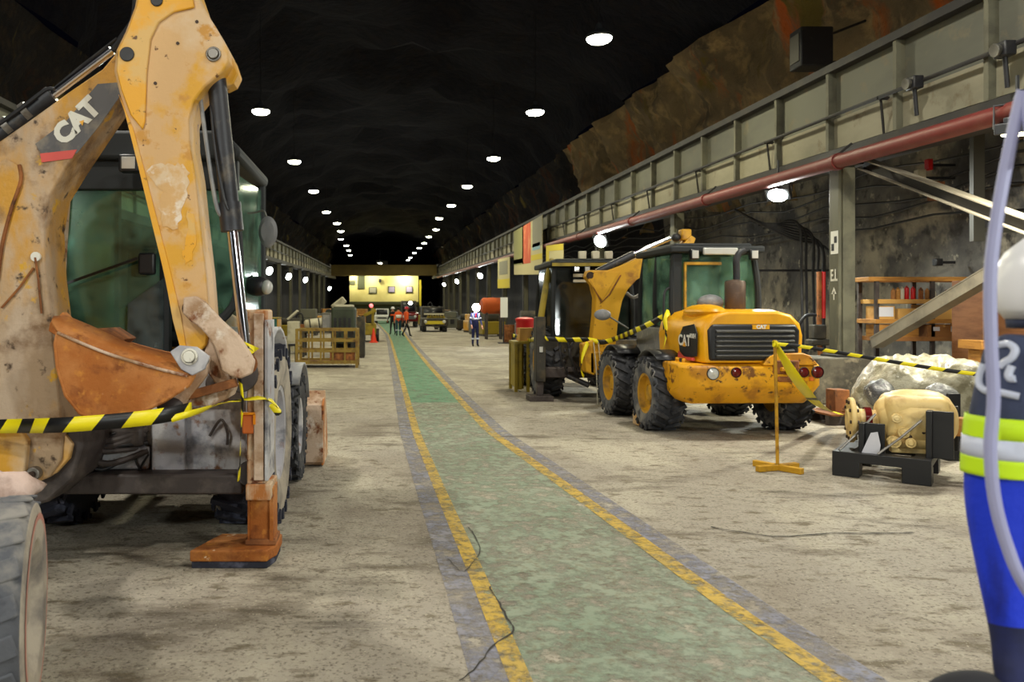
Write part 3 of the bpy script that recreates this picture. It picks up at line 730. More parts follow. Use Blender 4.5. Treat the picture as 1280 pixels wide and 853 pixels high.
# --- stick (dipper)
YS = 4.64; DS = .28
stick = [(176, -34), (168, 8), (156, 40), (145, 62), (142, 88), (148, 112), (160, 160), (176, 222), (194, 296), (208, 360), (218, 408), (226, 438), (244, 444), (258, 432), (262, 404),
         (257, 340), (250, 280), (244, 220), (237, 180), (236, 150), (242, 126), (256, 108), (278, 90), (286, 76), (283, 58), (270, 34), (252, 6), (238, -34)]
b = MB(); b.prism(poly_px(stick, YS), (0, DS, 0)); st = part(b, 'stick', 'stick_paint', bevel=.012)
b = MB(); b.prism(poly_px([(178, -30), (170, 8), (158, 40), (147, 62), (145, 88), (151, 112), (163, 144), (178, 162), (181, 152), (183, 90), (188, 48), (198, 28), (217, 15), (243, 9), (236, -30)], YS-.016), (0, .018, 0)); b.build('doubler_plate', 'stick_yellow', st, bevel=.008)
b = MB(); b.prism(poly_px([(148, 118), (156, 140), (172, 205), (190, 280), (206, 345), (216, 400), (226, 438), (233, 438), (226, 395), (214, 345), (198, 282), (180, 212), (166, 160)], YS-.008), (0, .01, 0)); b.build('edge_plate', 'stick_yellow', st)
b = MB(); b.prism(poly_px([(279, 62), (292, 74), (298, 92), (292, 104), (280, 110), (276, 96)], YS+.13), (0, .14, 0)); b.build('cylinder_ear', 'stick_paint', st, bevel=.01)
def pinat(par, px, py, Y, D, r, m='bolt', nm='pin'):
    c = P(px, py, Y); b = MB(); b.cyl(c-V((0, .025, 0)), c+V((0, D, 0)), r, n=20)
    b.lathe([(r*1.05, -.012), (r*1.45, -.012), (r*1.45, .004), (r*1.05, .004)], c, (0, 1, 0), 20, True)
    return b.build(nm, m, par, bevel=.004)
pinat(st, 160, 69, YS, .7, .042, 'black_metal'); pinat(st, 267, 68, YS, .3, .030, 'steel')
pinat(st, 197, 2, YS, .3, .035, 'black_metal'); pinat(st, 239, 386, YS, .3, .036, 'bolt'); 
b = MB()
for px, py in ((222, 54), (194, 104), (246, 27)):
    c = P(px, py, YS-.004); b.cyl(c, c+V((0, .01, 0)), .010, n=10)
b.build('bolt_holes', 'bolt', st)
b = MB(); c = P(239, 386, YS-.03); b.box(c, (.075, .012, .022), Matrix.Rotation(-.9, 3, 'Y')); b.build('pin_keeper', 'primer', st)
# --- bucket cylinder on the right of the stick
YK = YS+.12
a, c = P(268, 72, YK), P(290, 285, YK)
b = MB(); b.cyl(a, c, .056, n=22); e = (c-a).normalized(); b.cyl(c-e*.15, c+e*.02, .068, n=22); bc = part(b, 'bucket_cylinder', 'cyl_body')
b = MB(); b.cyl(c, P(307, 436, YK), .033, n=18); b.build('piston_rod', 'chrome', bc)
b = MB(); b.cyl(P(308, 455, YK-.09), P(308, 455, YK+.09), .065, n=20); b.build('rod_eye', 'rust_dark', bc, bevel=.006)
b = MB(); b.tube(bez([P(250, 118, YK), P(254, 150, YK-.05), P(264, 220, YK-.05), P(272, 262, YK-.04), P(280, 272, YK-.02)], 5), .013, 8); b.build('hard_line', 'mirror_back', bc)
b = MB(); b.tube(bez([P(262, 112, YK), P(268, 180, YK-.07), P(278, 240, YK-.08), P(285, 262, YK-.07)], 5), .008, 8); b.build('hard_line', 'black_metal', bc)
# --- tipping links
b = MB(); b.prism(poly_px([(229, 372), (244, 370), (256, 378), (276, 400), (298, 420), (310, 438), (318, 452), (314, 468), (300, 474), (287, 470), (277, 464), (271, 440), (262, 424), (250, 410), (238, 402), (228, 392)], YS-.075), (0, .055, 0)); part(b, 'tipping_link', 'primer', bevel=.01)
b = MB(); b.prism(poly_px([(229, 372), (244, 370), (256, 378), (276, 400), (298, 420), (310, 438), (318, 452), (314, 468), (300, 474), (287, 470), (277, 464), (271, 440), (262, 424), (250, 410), (238, 402), (228, 392)], YS+DS+.02), (0, .055, 0)); part(b, 'tipping_link', 'primer', bevel=.01)
b = MB(); b.prism(poly_px([(262, 418), (277, 464), (290, 470), (286, 492), (274, 488), (262, 470), (250, 455)], YS+.02), (0, .2, 0)); part(b, 'stick_tip', 'primer', bevel=.01)
b = MB(); b.prism(poly_px([(250, 438), (262, 446), (258, 470), (240, 494), (222, 520), (206, 516), (216, 492), (236, 462)], YS-.06), (0, .05, 0)); lk = part(b, 'bucket_link', 'primer', bevel=.01)
pinat(lk, 254, 450, YS-.06, .1, .025, 'steel')
b = MB(); b.beam(P(216, 500, YS-.03), P(296, 478, YS-.03), .05, .05); part(b, 'thrust_rod', 'rust_dark', bevel=.006)
b = MB(); b.prism(poly_px([(212, 504), (240, 500), (270, 490), (288, 484), (282, 500), (264, 508), (240, 508), (222, 514), (206, 520)], YS+.02), (0, .3, 0)); part(b, 'swing_bracket', 'primer', bevel=.008)
b = MB(); c = P(214, 508, YS-.04); b.ball(c, (.085, .05, .06), 14, 8); part(b, 'grease_lump', 'frame_dark')
# --- rusty bucket (curled): near side plate, far side plate, belly shell, lip and teeth
N = [(68, 408), (72, 416), (100, 428), (140, 443), (190, 458), (232, 470), (240, 462), (243, 470), (236, 482), (205, 502), (165, 521), (128, 528), (100, 517), (82, 494), (72, 460), (69, 430)]
YN, YF = 4.46, 4.92
near = poly_px(N[1:], YN)
Fp = [(80, 400), (112, 410), (150, 424), (192, 436), (228, 444), (236, 448), (238, 454), (234, 464), (206, 484), (168, 502), (132, 508), (106, 498), (90, 476), (80, 446), (76, 418)]
far = poly_px(Fp, YF)
b = MB(); n = len(near)
b.prism(near, (0, .022, 0)); bu = part(b, 'bucket', 'rust', bevel=.008)
b = MB(); b.prism(far, (0, .022, 0)); b.build('side_plate', 'rust', bu, bevel=.006)
b = MB(); idx = list(range(5, n))+[0]
b.add([near[i] for i in idx]+[far[i] for i in idx], [(i, i+1, len(idx)+i+1, len(idx)+i) for i in range(len(idx)-1)]); b.build('belly_shell', 'rust', bu, solid=.02)
# wide top band (back plate) sloping from the near rim up to the far rim
b = MB(); top_n = poly_px([(64, 402), (72, 414), (104, 428), (140, 442), (190, 457), (236, 469)], YN-.006); top_f = poly_px([(66, 397), (82, 396), (112, 408), (160, 430), (200, 440), (240, 450)], YN+.16)
b.add(top_n+top_f, [(i, i+1, 7+i, 6+i) for i in range(5)]); b.build('top_band', 'rust', bu, solid=.018)
b = MB(); b.prism(poly_px([(118, 411), (136, 410), (158, 424), (150, 430)], YN+.2), (0, .2, 0)); b.build('lip', 'rust_dark', bu, bevel=.006)
for k in range(3):
    y = YN+.05+.17*k; b = MB(); q = [(68, 398), (62, 404), (60, 414), (70, 420), (80, 410)]
    b.prism(poly_px([(x+5*k, yy-4*k) for x, yy in q], y), (0, .07, 0)); b.build('tooth', 'rust', bu, bevel=.006)
b = MB(); b.prism(poly_px([(212, 440), (224, 432), (246, 434), (262, 446), (256, 462), (240, 470), (226, 462)], YN-.02), (0, .02, 0)); ear = b.build('hinge_ear', 'grey_panel', bu, bevel=.006)
pinat(ear, 237, 446, YN-.02, .3, .032, 'white_worn')
# --- swing post and slide frame
YR = 5.55
b = MB(); b.bx(-2.95, P(308, 0, YR).x, YR-.16, YR+.05, P(0, 612, YR).z, P(0, 588, YR).z+.0); fr = part(b, 'rear_beam', 'frame_dark', bevel=.015)
b = MB(); b.cyl(P(312, 592, YR-.165), P(312, 592, YR-.14), .085, n=24); b.build('end_disc', 'frame_dark', fr, bevel=.004)
b = MB(); b.bx(-2.95, P(305, 0, YR).x, YR+.10, YR+.16, .52, 1.10); part(b, 'rear_plate', 'grey_panel', bevel=.01)
b = MB(); b.bx(P(188, 0, YR).x, P(230, 0, YR).x, YR+.02, YR+.10, .56, 1.02); part(b, 'valve_cover', 'grey_panel', bevel=.012)
b = MB(); b.bx(P(192, 0, YR).x, P(305, 0, YR).x, YR+.05, YR+.14, 1.04, 1.14); b.bx(-2.95, P(305, 0, YR).x, YR+.02, YR+.14, 1.06, 1.12); part(b, 'slide_rail', 'grey_panel', bevel=.01)
b = MB(); b.prism(poly_px([(62, 540), (100, 532), (104, 560), (92, 600), (60, 628), (20, 640), (-20, 630), (-40, 560), (0, 548)], YB+.06), (0, .5, 0)); part(b, 'king_post', 'frame_dark', bevel=.02)
b = MB(); b.cyl((P(300, 468, 5.4)), P(300, 468, 5.2), .12, n=22); b.cyl(P(276, 480, 5.42), P(276, 480, 5.26), .10, n=22); part(b, 'slew_hub', 'frame_dark', bevel=.01)
rnd = random.Random(3)
for k in range(7):
    x0_, x1_ = rnd.uniform(92, 112), rnd.uniform(150, 188); y0_ = 532+k*6.5
    pts = [P(x0_-10, y0_+rnd.uniform(-3, 3), YR+.02-.02*k), P((x0_+x1_)/2-10, y0_+10+rnd.uniform(-4, 8), YR-.04-.01*k), P(x1_, y0_+rnd.uniform(-4, 4), YR+.02)]
    b = MB(); b.tube(bez(pts, 6), rnd.choice([.012, .018, .022]), 8); part(b, 'hydraulic_hose', 'frame_dark' if k % 3 else 'black_metal')
for pts in ([(112, 540), (108, 560), (116, 580), (132, 592)], [(168, 570), (172, 582), (178, 590)], [(186, 568), (178, 580), (172, 590)]):
    b = MB(); b.tube(bez([P(x, y, YR-.02) for x, y in pts], 5), .008, 8); part(b, 'hydraulic_hose', 'black_metal')
b = MB(); b.bx(P(112, 0, YR).x, P(185, 0, YR).x, YR-.0, YR+.1, P(0, 588, YR).z, P(0, 560, YR).z); part(b, 'valve_block', 'grey_panel', bevel=.02)
b = MB(); b.box(P(150, 545, YR+.04), (.36, .14, .14)); part(b, 'valve_block', 'frame_dark', bevel=.03)
b = MB(); b.tube(bez([P(262, 545, YR+.08), P(276, 525, YR+.06), P(284, 540, YR+.06), P(284, 556, YR+.08)], 6), .010, 8); part(b, 'hydraulic_hose', 'frame_dark')
# --- stabilizer on the right
YL = 5.30
x0_, x1_ = P(299, 0, YL).x, P(334, 0, YL).x
b = MB(); b.bx(x0_+.05, x1_, YL, YL+.24, P(0, 618, YL).z, P(0, 388, YL).z); sl = part(b, 'stabilizer_leg', 'leg_paint', bevel=.012)
b = MB(); b.bx(x0_+.10, x1_-.02, YL-.03, YL+.0, P(0, 600, YL).z, P(0, 392, YL).z); b.build('front_strip', 'primer', sl, bevel=.006)
b = MB(); b.bx(x1_-.012, x1_+.012, YL-.04, YL+.26, P(0, 600, YL).z, P(0, 400, YL).z); b.build('side_flange', 'grey_panel', sl, bevel=.004)
b = MB(); b.bx(x0_+.05, x1_+.03, YL-.05, YL+.27, P(0, 624, YL).z, P(0, 604, YL).z); b.build('collar', 'leg_paint', sl, bevel=.01)
b = MB(); b.bx(P(309, 0, YL).x, P(340, 0, YL).x, YL+.05, YL+.22, .15, P(0, 610, YL).z); il = part(b, 'inner_leg', 'rust', bevel=.01)
b = MB(); b.bx(P(338, 0, YL).x-.012, P(340, 0, YL).x+.004, YL+.03, YL+.24, .15, P(0, 612, YL).z); b.bx(P(309, 0, YL).x-.004, P(311, 0, YL).x, YL+.03, YL+.24, .15, P(0, 612, YL).z); b.build('leg_flange', 'rust', il, bevel=.003)
xa, xb_ = -1.27, -.715
b = MB(); b.prism([V((xa, 5.22, .045)), V((xb_-.05, 5.22, .045)), V((xb_, 5.36, .045)), V((xb_, 5.62, .045)), V((xa+.13, 5.62, .045))], (0, 0, .075)); pd = part(b, 'stabilizer_pad', 'rust', bevel=.01)
b = MB(); b.prism([V((xa+.01, 5.23, 0)), V((xb_-.05, 5.23, 0)), V((xb_-.01, 5.37, 0)), V((xb_-.01, 5.61, 0)), V((xa+.14, 5.61, 0))], (0, 0, .045)); b.build('rubber_sole', 'rubber_blue', pd, bevel=.006)
b = MB(); b.bx(P(305, 0, YL).x, P(344, 0, YL).x, YL+.03, YL+.26, .12, .16); b.build('socket', 'rust_dark', pd, bevel=.008)
# tail lamp with orange rim
c = P(311, 530, YL-.0)
b = MB(); b.box(c, (.085, .05, .13)); tl = part(b, 'tail_lamp', 'lens_orange', bevel=.012)
b = MB(); b.bx(c.x-.05, c.x+.045, c.y-.04, c.y-.02, c.z+.065, c.z+.08); b.bx(c.x+.035, c.x+.05, c.y-.04, c.y-.02, c.z-.0, c.z+.07); b.build('reflector_rim', 'orange_rim', tl)
# --- left stabilizer (mostly hidden)
b = MB(); b.bx(-3.0, -2.82, YL, YL+.24, .6, 1.7); part(b, 'stabilizer_leg', 'leg_paint', bevel=.012)
b = MB(); b.bx(-2.97, -2.85, YL+.05, YL+.2, .1, .7); il2 = part(b, 'inner_leg', 'rust', bevel=.01)
b = MB(); b.bx(-3.15, -2.65, YL-.06, YL+.3, 0, .1); b.build('pad', 'rust', il2, bevel=.01)
# --- wheels
wheel(BH, (-1.04, 6.42, .71), .71, .46, 1, 0, 'rubber_blue', 'grey_panel', 22, .5, False, wall='rubber_pale')
wheel(BH, (-2.60, 6.42, .71), .71, .46, -1, 0, 'rubber_blue', 'rim_yellow', 22, .5, False)
wheel(BH, (-1.00, 8.0, .53), .53, .36, 1, 0, 'rubber', 'grey_panel', 18, .5, False)
wheel(BH, (-2.62, 8.0, .53), .53, .36, -1, 0, 'rubber', 'rim_yellow', 18, .5, False)
b = MB(); b.cyl((-2.5, 6.42, .71), (-1.1, 6.42, .71), .11, n=14); b.cyl((-2.5, 8.0, .53), (-1.1, 8.0, .53), .08, n=14); b.ball((-1.83, 6.42, .71), .22); part(b, 'axle', 'frame_dark')
b = MB(); b.bx(-2.25, -1.4, 5.9, 8.3, .75, 1.0); part(b, 'chassis', 'frame_dark', bevel=.02)
# mudguard over the front wheel
arc = [(math.cos(a)*.62, math.sin(a)*.62) for a in [PI*(.12+.62*i/8) for i in range(9)]]
b = MB(); vs = []
for (yy, zz) in arc: vs += [V((-1.2, 8.0+yy, .53+zz)), V((-.80, 8.0+yy, .53+zz))]
b.add(vs, [(2*i, 2*i+1, 2*i+3, 2*i+2) for i in range(8)]); part(b, 'mudguard', 'mirror_back', solid=.03)
b = MB(); arc = [(math.cos(a)*.80, math.sin(a)*.80) for a in [PI*(.16+.62*i/8) for i in range(9)]]; vs = []
for (yy, zz) in arc: vs += [V((-1.3, 6.5+yy, .74+zz)), V((-.85, 6.5+yy, .74+zz))]
b.add(vs, [(2*i, 2*i+1, 2*i+3, 2*i+2) for i in range(8)]); part(b, 'mudguard', 'grey_panel', solid=.03)
# --- engine hood, side panels, loader arms and front bucket
b = MB(); hood = [(6.9, 1.0), (6.9, 1.72), (8.3, 1.55), (8.55, 1.35), (8.55, .8)]
b.prism([V((-2.3, y, z)) for y, z in hood], (.92, 0, 0)); part(b, 'engine_hood', 'worn_yellow', bevel=.05)
b = MB(); b.bx(P(305, 0, 6.3).x, P(331, 0, 6.3).x, 6.1, 6.75, 1.2, P(0, 387, 6.3).z); part(b, 'side_panel', 'boom_paint', bevel=.02)
for x in (-2.5, -1.2):
    b = MB(); b.beam((x, 6.9, 1.45), (x, 8.3, 1.05), .12, .2); b.beam((x, 8.25, 1.1), (x, 8.75, .35), .12, .18); part(b, 'loader_arm', 'worn_yellow', bevel=.015)
prof = [(8.55, .06), (8.60, .02), (9.25, .02), (9.28, .05), (8.72, .10), (8.66, .30), (8.70, .60), (8.86, .76), (8.82, .80), (8.62, .66), (8.56, .34)]
b = MB(); b.prism([V((-3.05, y, z)) for y, z in prof], (2.40, 0, 0)); lb = part(b, 'loader_bucket', 'primer', bevel=.006)
for x in (-3.05, -.67):
    b = MB(); b.prism([V((x, y, z)) for y, z in [(8.56, .02), (9.26, .02), (9.24, .08), (8.98, .60), (8.84, .80), (8.60, .66)]], (.022, 0, 0)); b.build('bucket_side', 'leg_paint', lb, bevel=.004)
# --- cab
cx0, cx1, cy0, cy1, cz0, cz1 = P(70, 0, 6.2).x, P(298, 0, 6.2).x, 6.2, 7.5, 1.10, 2.98
def post(pts, r=.045, m='cab_in', nm='cab_post'):
    b = MB(); b.tube(bez(pts, 4), r, 8); return part(b, nm, m)
b = MB(); b.prism([V((x, cy0-.12, z)) for x, z in [(cx0-.04, cz1-.06), (cx0+.1, cz1+.08), (cx1-.1, cz1+.08), (cx1+.04, cz1-.06), (cx1+.02, cz1-.14), (cx0-.02, cz1-.14)]], (0, cy1-cy0+.2, 0)); rf = part(b, 'cab_roof', 'cab_in', bevel=.03)
b = MB(); b.bx(cx0, cx1, cy0-.03, cy0+.06, 2.62, 2.86); b.build('roof_visor', 'cab_in', rf, bevel=.01)
lc = P(163, 205, 6.0); b = MB(); b.box(lc, (.15, .1, .13)); lm = b.build('rear_lamp', 'black_plastic', rf, bevel=.012)
b = MB(); b.box(lc-V((0, .052, 0)), (.10, .012, .09)); b.build('lens', 'lens_clear', lm, bevel=.004)
for x in (cx0+.03,): post([V((x, cy0, cz0)), V((x, cy0, 2.0)), V((x+.06, cy0, cz1-.1))], .05, 'primer')
post([P(207, 470, 6.25), P(207, 300, 6.25), P(207, 190, 6.25)], .05)
post([P(252, 400, 6.2), P(250, 300, 6.2), P(246, 200, 6.2)], .03)
post([P(272, 404, 6.2), P(296, 372, 6.2), P(298, 300, 6.2), P(286, 235, 6.2), P(262, 196, 6.2), P(240, 190, 6.2)], .035)
for x in (cx0+.03, cx1-.03): post([V((x, cy1, cz0)), V((x, cy1, cz1-.1))], .05)
def pane(pts, m, nm='window_pane'):
    b = MB(); b.add(pts, [tuple(range(len(pts)))]); return part(b, nm, m, solid=.006, smooth=0)
pane([P(78, 462, 6.22), P(204, 462, 6.22), P(204, 205, 6.22), P(90, 205, 6.22), P(80, 250, 6.22)], 'glass_old')
pane([P(252, 400, 6.22), P(272, 402, 6.22), P(294, 370, 6.22), P(296, 300, 6.22), P(284, 238, 6.22), P(262, 200, 6.22), P(247, 198, 6.22)], 'glass_old')
pane([V((cx1-.02, cy0+.1, 1.3)), V((cx1-.02, cy1, 1.3)), V((cx1-.02, cy1, 2.8)), V((cx1-.02, cy0+.1, 2.75))], 'glass_old')
pane([V((cx0+.03, cy0+.1, 1.3)), V((cx0+.03, cy1, 1.3)), V((cx0+.03, cy1, 2.8)), V((cx0+.03, cy0+.1, 2.75))], 'glass_old')
b = MB(); b.prism(poly_px([(160, 380), (204, 348), (204, 462), (158, 462)], 6.18), (0, .012, 0)); part(b, 'lower_pane', 'glass_old_side')
b = MB(); b.bx(P(72, 0, 6.24).x, P(80, 0, 6.24).x+.02, 6.15, 6.22, P(0, 405, 6.2).z, P(0, 262, 6.2).z); part(b, 'door_edge', 'glass_old_side', bevel=.01)
b = MB(); b.bx(cx0, cx1, cy0-.02, cy1, .95, 1.20); part(b, 'cab_floor', 'grey_panel', bevel=.02)
# wiper
b = MB(); b.beam(P(76, 357, 6.12), P(172, 323, 6.12), .012, .02); wp = part(b, 'wiper', 'black_plastic')
b = MB(); b.box(P(184, 330, 6.14), (.13, .06, .17)); b.build('wiper_motor', 'black_plastic', wp, bevel=.02)
# seat, wheel inside
b = MB(); b.box((-1.9, 6.9, 1.45), (.52, .5, .14)); b.box((-1.9, 6.72, 1.85), (.5, .13, .72)); b.box((-1.9, 6.72, 2.3), (.28, .1, .18)); part(b, 'seat', 'seat', bevel=.05)
b = MB(); b.lathe([(.19, -.015), (.205, 0), (.19, .015), (.175, 0)], (-1.85, 7.25, 1.85), (0, -.5, 1), 24, True); b.tube([(-1.85, 7.4, 1.3), (-1.85, 7.26, 1.83)], .035, 8); part(b, 'steering_wheel', 'cab_in')
# mirrors on arms
b = MB(); c = P(335, 290, 6.7); b.lathe([(0, -.03), (.055, -.028), (.08, 0), (.07, .02), (0, .03)], (0, 0, 0), (0, 1, 0), 20)
b.bm.transform(Matrix.Translation(c) @ Matrix.Diagonal((1, 1, 1.65, 1))); mr = part(b, 'mirror', 'mirror_back')
b = MB(); b.tube(bez([P(296, 268, 6.7), P(318, 266, 6.72), P(330, 264, 6.72), P(334, 278, 6.72)], 5), .008, 8); b.build('mirror_arm', 'galv', mr)
c = P(322, 358, 6.7); b = MB(); b.ball(c, (.12, .09, .085), 16, 8); hl = part(b, 'head_lamp', 'black_plastic')
b = MB(); b.ball(c+V((.085, -.05, -.01)), (.05, .05, .06), 12, 8); b.build('lens', 'lens_clear', hl)
b = MB(); b.tube([P(304, 392, 6.7), P(304, 352, 6.7), P(316, 345, 6.7)], .012, 8); b.build('lamp_post', 'black_metal', hl)
# ------------------------------------------------------------------ barrier tapes tied round it
tape('barrier_tape', [P(-60, 535, 4.8), P(10, 533, 4.74), P(66, 532, 4.42), P(128, 528, 4.39), P(196, 521, 4.39), P(240, 512, 4.55)], .083, .165,
     'black and yellow barrier tape stretched level across the rusty bucket', 'tapes round the near backhoe', skew=.08)
tape('barrier_tape', [P(214, 524, 4.37), P(250, 514, 4.5), P(276, 505, 4.9), P(300, 501, 5.16), P(334, 497, 5.22), P(346, 508, 5.34), P(350, 520, 5.36), P(338, 505, 5.25)], .04, .22,
     'twisted yellow tape end knotted round the stabilizer leg', 'tapes round the near backhoe', ratio=.92, twist=lambda q: q*3.0)
tape('barrier_tape', [P(306, 446, 4.66), P(299, 456, 4.62), P(300, 475, 4.62), P(303, 500, 4.64), P(301, 540, 4.66), P(300, 580, 4.66), P(298, 602, 4.66)], .024, .085,
     'narrow twisted tape hanging straight down from the bucket cylinder rod', 'tapes round the near backhoe', up=(1, 0, 0), twist=lambda q: q*2, skew=.02)
tape('barrier_tape', [P(303, 434, 4.66), P(312, 430, 4.62), P(320, 436, 4.66), P(314, 446, 4.64), P(303, 440, 4.63), P(308, 430, 4.66)], .045, .3,
     'yellow tape knot wrapped round the chrome rod end', 'tapes round the near backhoe', ratio=.95, twist=lambda q: q*4)
# ------------------------------------------------------------------ worn wheel at lower left
WH = thing('trailer_wheel', 'pale worn wheel with reddish rim stripe at the lower left corner', 'wheel', (-1.55, 3.3, 0))
b = MB(); R = .455; h = .15
b.lathe([(.25, -h*.8), (.27, -h), (.36, -h*1.05), (R*.93, -h*.95), (R*.985, -h*.7), (R, -h*.3), (R, h*.3), (R*.985, h*.7), (R*.93, h*.95), (.36, h*1.05), (.27, h), (.25, h*.8)], (-1.53, 3.3, R), (1, 0, 0), 48)
for f in b.bm.faces:
    cc = f.calc_center_median()
    if math.hypot(cc.y-3.3, cc.z-R) < R*.95: f.material_index = 1
for i in range(20):
    a = 2*PI*i/20; R1 = Matrix.Rotation(a, 3, 'X')
    for sd in (-1, 1): b.box(V((-1.53, 3.3, R))+R1 @ V((sd*.075, 0, R-.006)), (.12, .085, .014), R1 @ Matrix.Rotation(.3*sd, 3, 'Z'))
ty = b.build('tyre', ['rubber_dusty', 'rubber_pale'], WH, bevel=.008)
b = MB(); b.lathe([(.345, h*1.04), (.365, h*1.055), (.38, h*1.045), (.365, h*1.0)], (-1.53, 3.3, R), (1, 0, 0), 40, True); b.build('red_stripe', mat('faded red stripe', s(176, 122, 108), .8), ty)
b = MB(); b.lathe([(.255, h*.75), (.265, h*.95), (.24, h*.8), (.2, h*.4), (.1, h*.45), (.07, h*.8), (0, h*.8)], (-1.53, 3.3, R), (1, 0, 0), 30); b.lathe([(.255, -h*.75), (.2, -h*.4), (0, -h*.4)], (-1.53, 3.3, R), (1, 0, 0), 30); b.build('rim', 'rubber_pale', ty)
b = MB(); b.cyl((-1.62, 3.3, R), (-2.3, 3.3, R), .05, n=14); b.build('axle', 'frame_dark', WH)

WH.rotation_euler = (0, 0, math.radians(17)); WH.location = (-1.62, 3.3, 0)

b = MB(); c = P(4, 612, 3.95); b.ball(c, (.19, .16, .085), 24, 14)
for v in b.bm.verts: v.co += V((noise.noise(v.co*9), noise.noise(v.co*9+V((5, 0, 0))), noise.noise(v.co*11+V((0, 5, 0)))*.8))*.05
b.build('muddy_guard', 'mud_pink', WH, smooth=70)
b = MB(); b.beam(P(-8, 640, 3.9), P(-8, 612, 3.9), .05, .05); b.build('guard_bracket', 'frame_dark', WH)
# paint scuffs on the stick, drip bead on the bucket edge
rnd = random.Random(8)
def scuff(px, m, par, Y):
    q = []
    for (x0, y0), (x1, y1) in zip(px, px[1:]+px[:1]):
        for k in range(4):
            t_ = k/4; q.append((x0+(x1-x0)*t_+rnd.uniform(-2.5, 2.5), y0+(y1-y0)*t_+rnd.uniform(-2.5, 2.5)))
    b = MB(); b.prism(poly_px(q, Y), (0, .003, 0)); b.build('paint_scuff', m, par)
M['chalk'] = mat('chalky pale scuff', s(216, 190, 156), .8, 0, [(s(208, 166, 112), 7, .46, .58), (s(228, 212, 192), 12, .55, .65)], .2, 30)
scuff([(184, 212), (200, 204), (216, 206), (230, 204), (236, 216), (234, 240), (228, 264), (222, 286), (206, 284), (198, 262), (204, 240), (190, 226)], 'chalk', st, YS-.003)
scuff([(234, 262), (241, 268), (243, 300), (240, 326), (232, 330), (228, 316), (234, 296)], 'stick_yellow', st, YS-.003)
b = MB(); b.tube(bez([P(72, 416, YN-.006), P(104, 430, YN-.008), P(140, 444, YN-.008), P(190, 459, YN-.008), P(234, 470, YN-.006)], 5), .009, 8); b.build('edge_weld', 'primer', bu)
# ------------------------------------------------------------------ shared cab builder (local coordinates: x right, y forward)
def cab_local(par, x0, x1, y0, y1, z0, z1, gm, postm='cab_in', roofm='cab_in', rear_lean=.08, r=.04):
    def pt(pts): 
        b = MB(); b.tube(bez(pts, 3), r, 8); return b.build('cab_post', postm, par, local=True)
    for x, sx in ((x0, 1), (x1, -1)):
        pt([V((x, y0, z0)), V((x, y0, z0+(z1-z0)*.5)), V((x+sx*.05, y0+rear_lean, z1-.05))])
        pt([V((x, y1, z0)), V((x, y1, z0+(z1-z0)*.5)), V((x+sx*.05, y1-rear_lean*1.5, z1-.05))])
        pt([V((x, (y0+y1)/2, z0)), V((x, (y0+y1)/2, z0+(z1-z0)*.5)), V((x+sx*.04, (y0+y1)/2, z1-.05))])
    b = MB(); b.bx(x0-.06, x1+.06, y0-.10, y1+.10, z1-.08, z1+.02); b.bx(x0+.06, x1-.06, y0+.05, y1-.05, z1+.02, z1+.07); rf = b.build('cab_roof', roofm, par, local=True, bevel=.04)
    b = MB(); b.bx(x0-.02, x1+.02, y0, y1, z0-.12, z0+.02); b.build('cab_sill', postm, par, local=True, bevel=.02)
    m = .05; zz0, zz1 = z0+.03, z1-.1
    def pn(nm, pts):
        b = MB(); b.add(pts, [(0, 1, 2, 3)]); return b.build(nm, gm, par, local=True, solid=.006, smooth=0)
    pn('rear_window', [(x0+m, y0, zz0), (x1-m, y0, zz0), (x1-m, y0+rear_lean, zz1), (x0+m, y0+rear_lean, zz1)])
    pn('windscreen', [(x0+m, y1, zz0), (x1-m, y1, zz0), (x1-m, y1-rear_lean, zz1), (x0+m, y1-rear_lean, zz1)])
    for x in (x0, x1):
        ym = (y0+y1)/2
        pn('door_window', [(x, y0+m, zz0), (x, ym-m*.6, zz0), (x, ym-m*.6, zz1), (x, y0+m+rear_lean*.8, zz1)])
        pn('side_window', [(x, ym+m*.6, zz0), (x, y1-m, zz0), (x, y1-m-rear_lean*.8, zz1), (x, ym+m*.6, zz1)])
    cx = (x0+x1)/2; cy = (y0+y1)/2
    b = MB(); b.box((cx, cy-.05, z0+.28), (.5, .48, .14)); b.box((cx, cy-.27, z0+.68), (.48, .13, .75)); b.box((cx, cy-.27, z0+1.1), (.26, .1, .16)); b.build('seat', 'seat', par, local=True, bevel=.05)
    b = MB(); b.lathe([(.18, -.015), (.195, 0), (.18, .015), (.165, 0)], (cx, cy+.42, z0+.72), (0, -.5, 1), 22, True); b.tube([(cx, cy+.55, z0+.1), (cx, cy+.43, z0+.7)], .03, 8); b.build('steering_wheel', 'cab_in', par, local=True)
    return rf
# ------------------------------------------------------------------ compact wheel loader (right), rear end towards the camera
a_ = math.radians(2)
LD = thing('wheel_loader', 'clean yellow compact wheel loader with black grille, cordoned with barrier tape', 'loader', (4.72, 11.25, 0), a_)
def lp(b, nm, m, par=None, **k): return b.build(nm, m, par or LD, local=True, **k)
for sx, yy in ((-1, 0), (1, 0), (-1, 1.62), (1, 1.62)):
    wheel(LD, (sx*.88, yy, .515), .515, .42, sx, 0, 'rubber', 'rim_yellow', 18, .52, True, wall='rubber_dusty', lugw=.05, lugh=.035)
b = MB(); b.cyl((-.7, 0, .52), (.7, 0, .52), .1, n=14); b.cyl((-.7, 1.62, .52), (.7, 1.62, .52), .1, n=14); b.ball((0, 0, .52), .19); b.ball((0, 1.62, .52), .19); lp(b, 'axle', 'frame_dark')
b = MB(); b.bx(-.42, .42, -.35, 2.4, .52, .95); lp(b, 'chassis', 'frame_dark', bevel=.03)
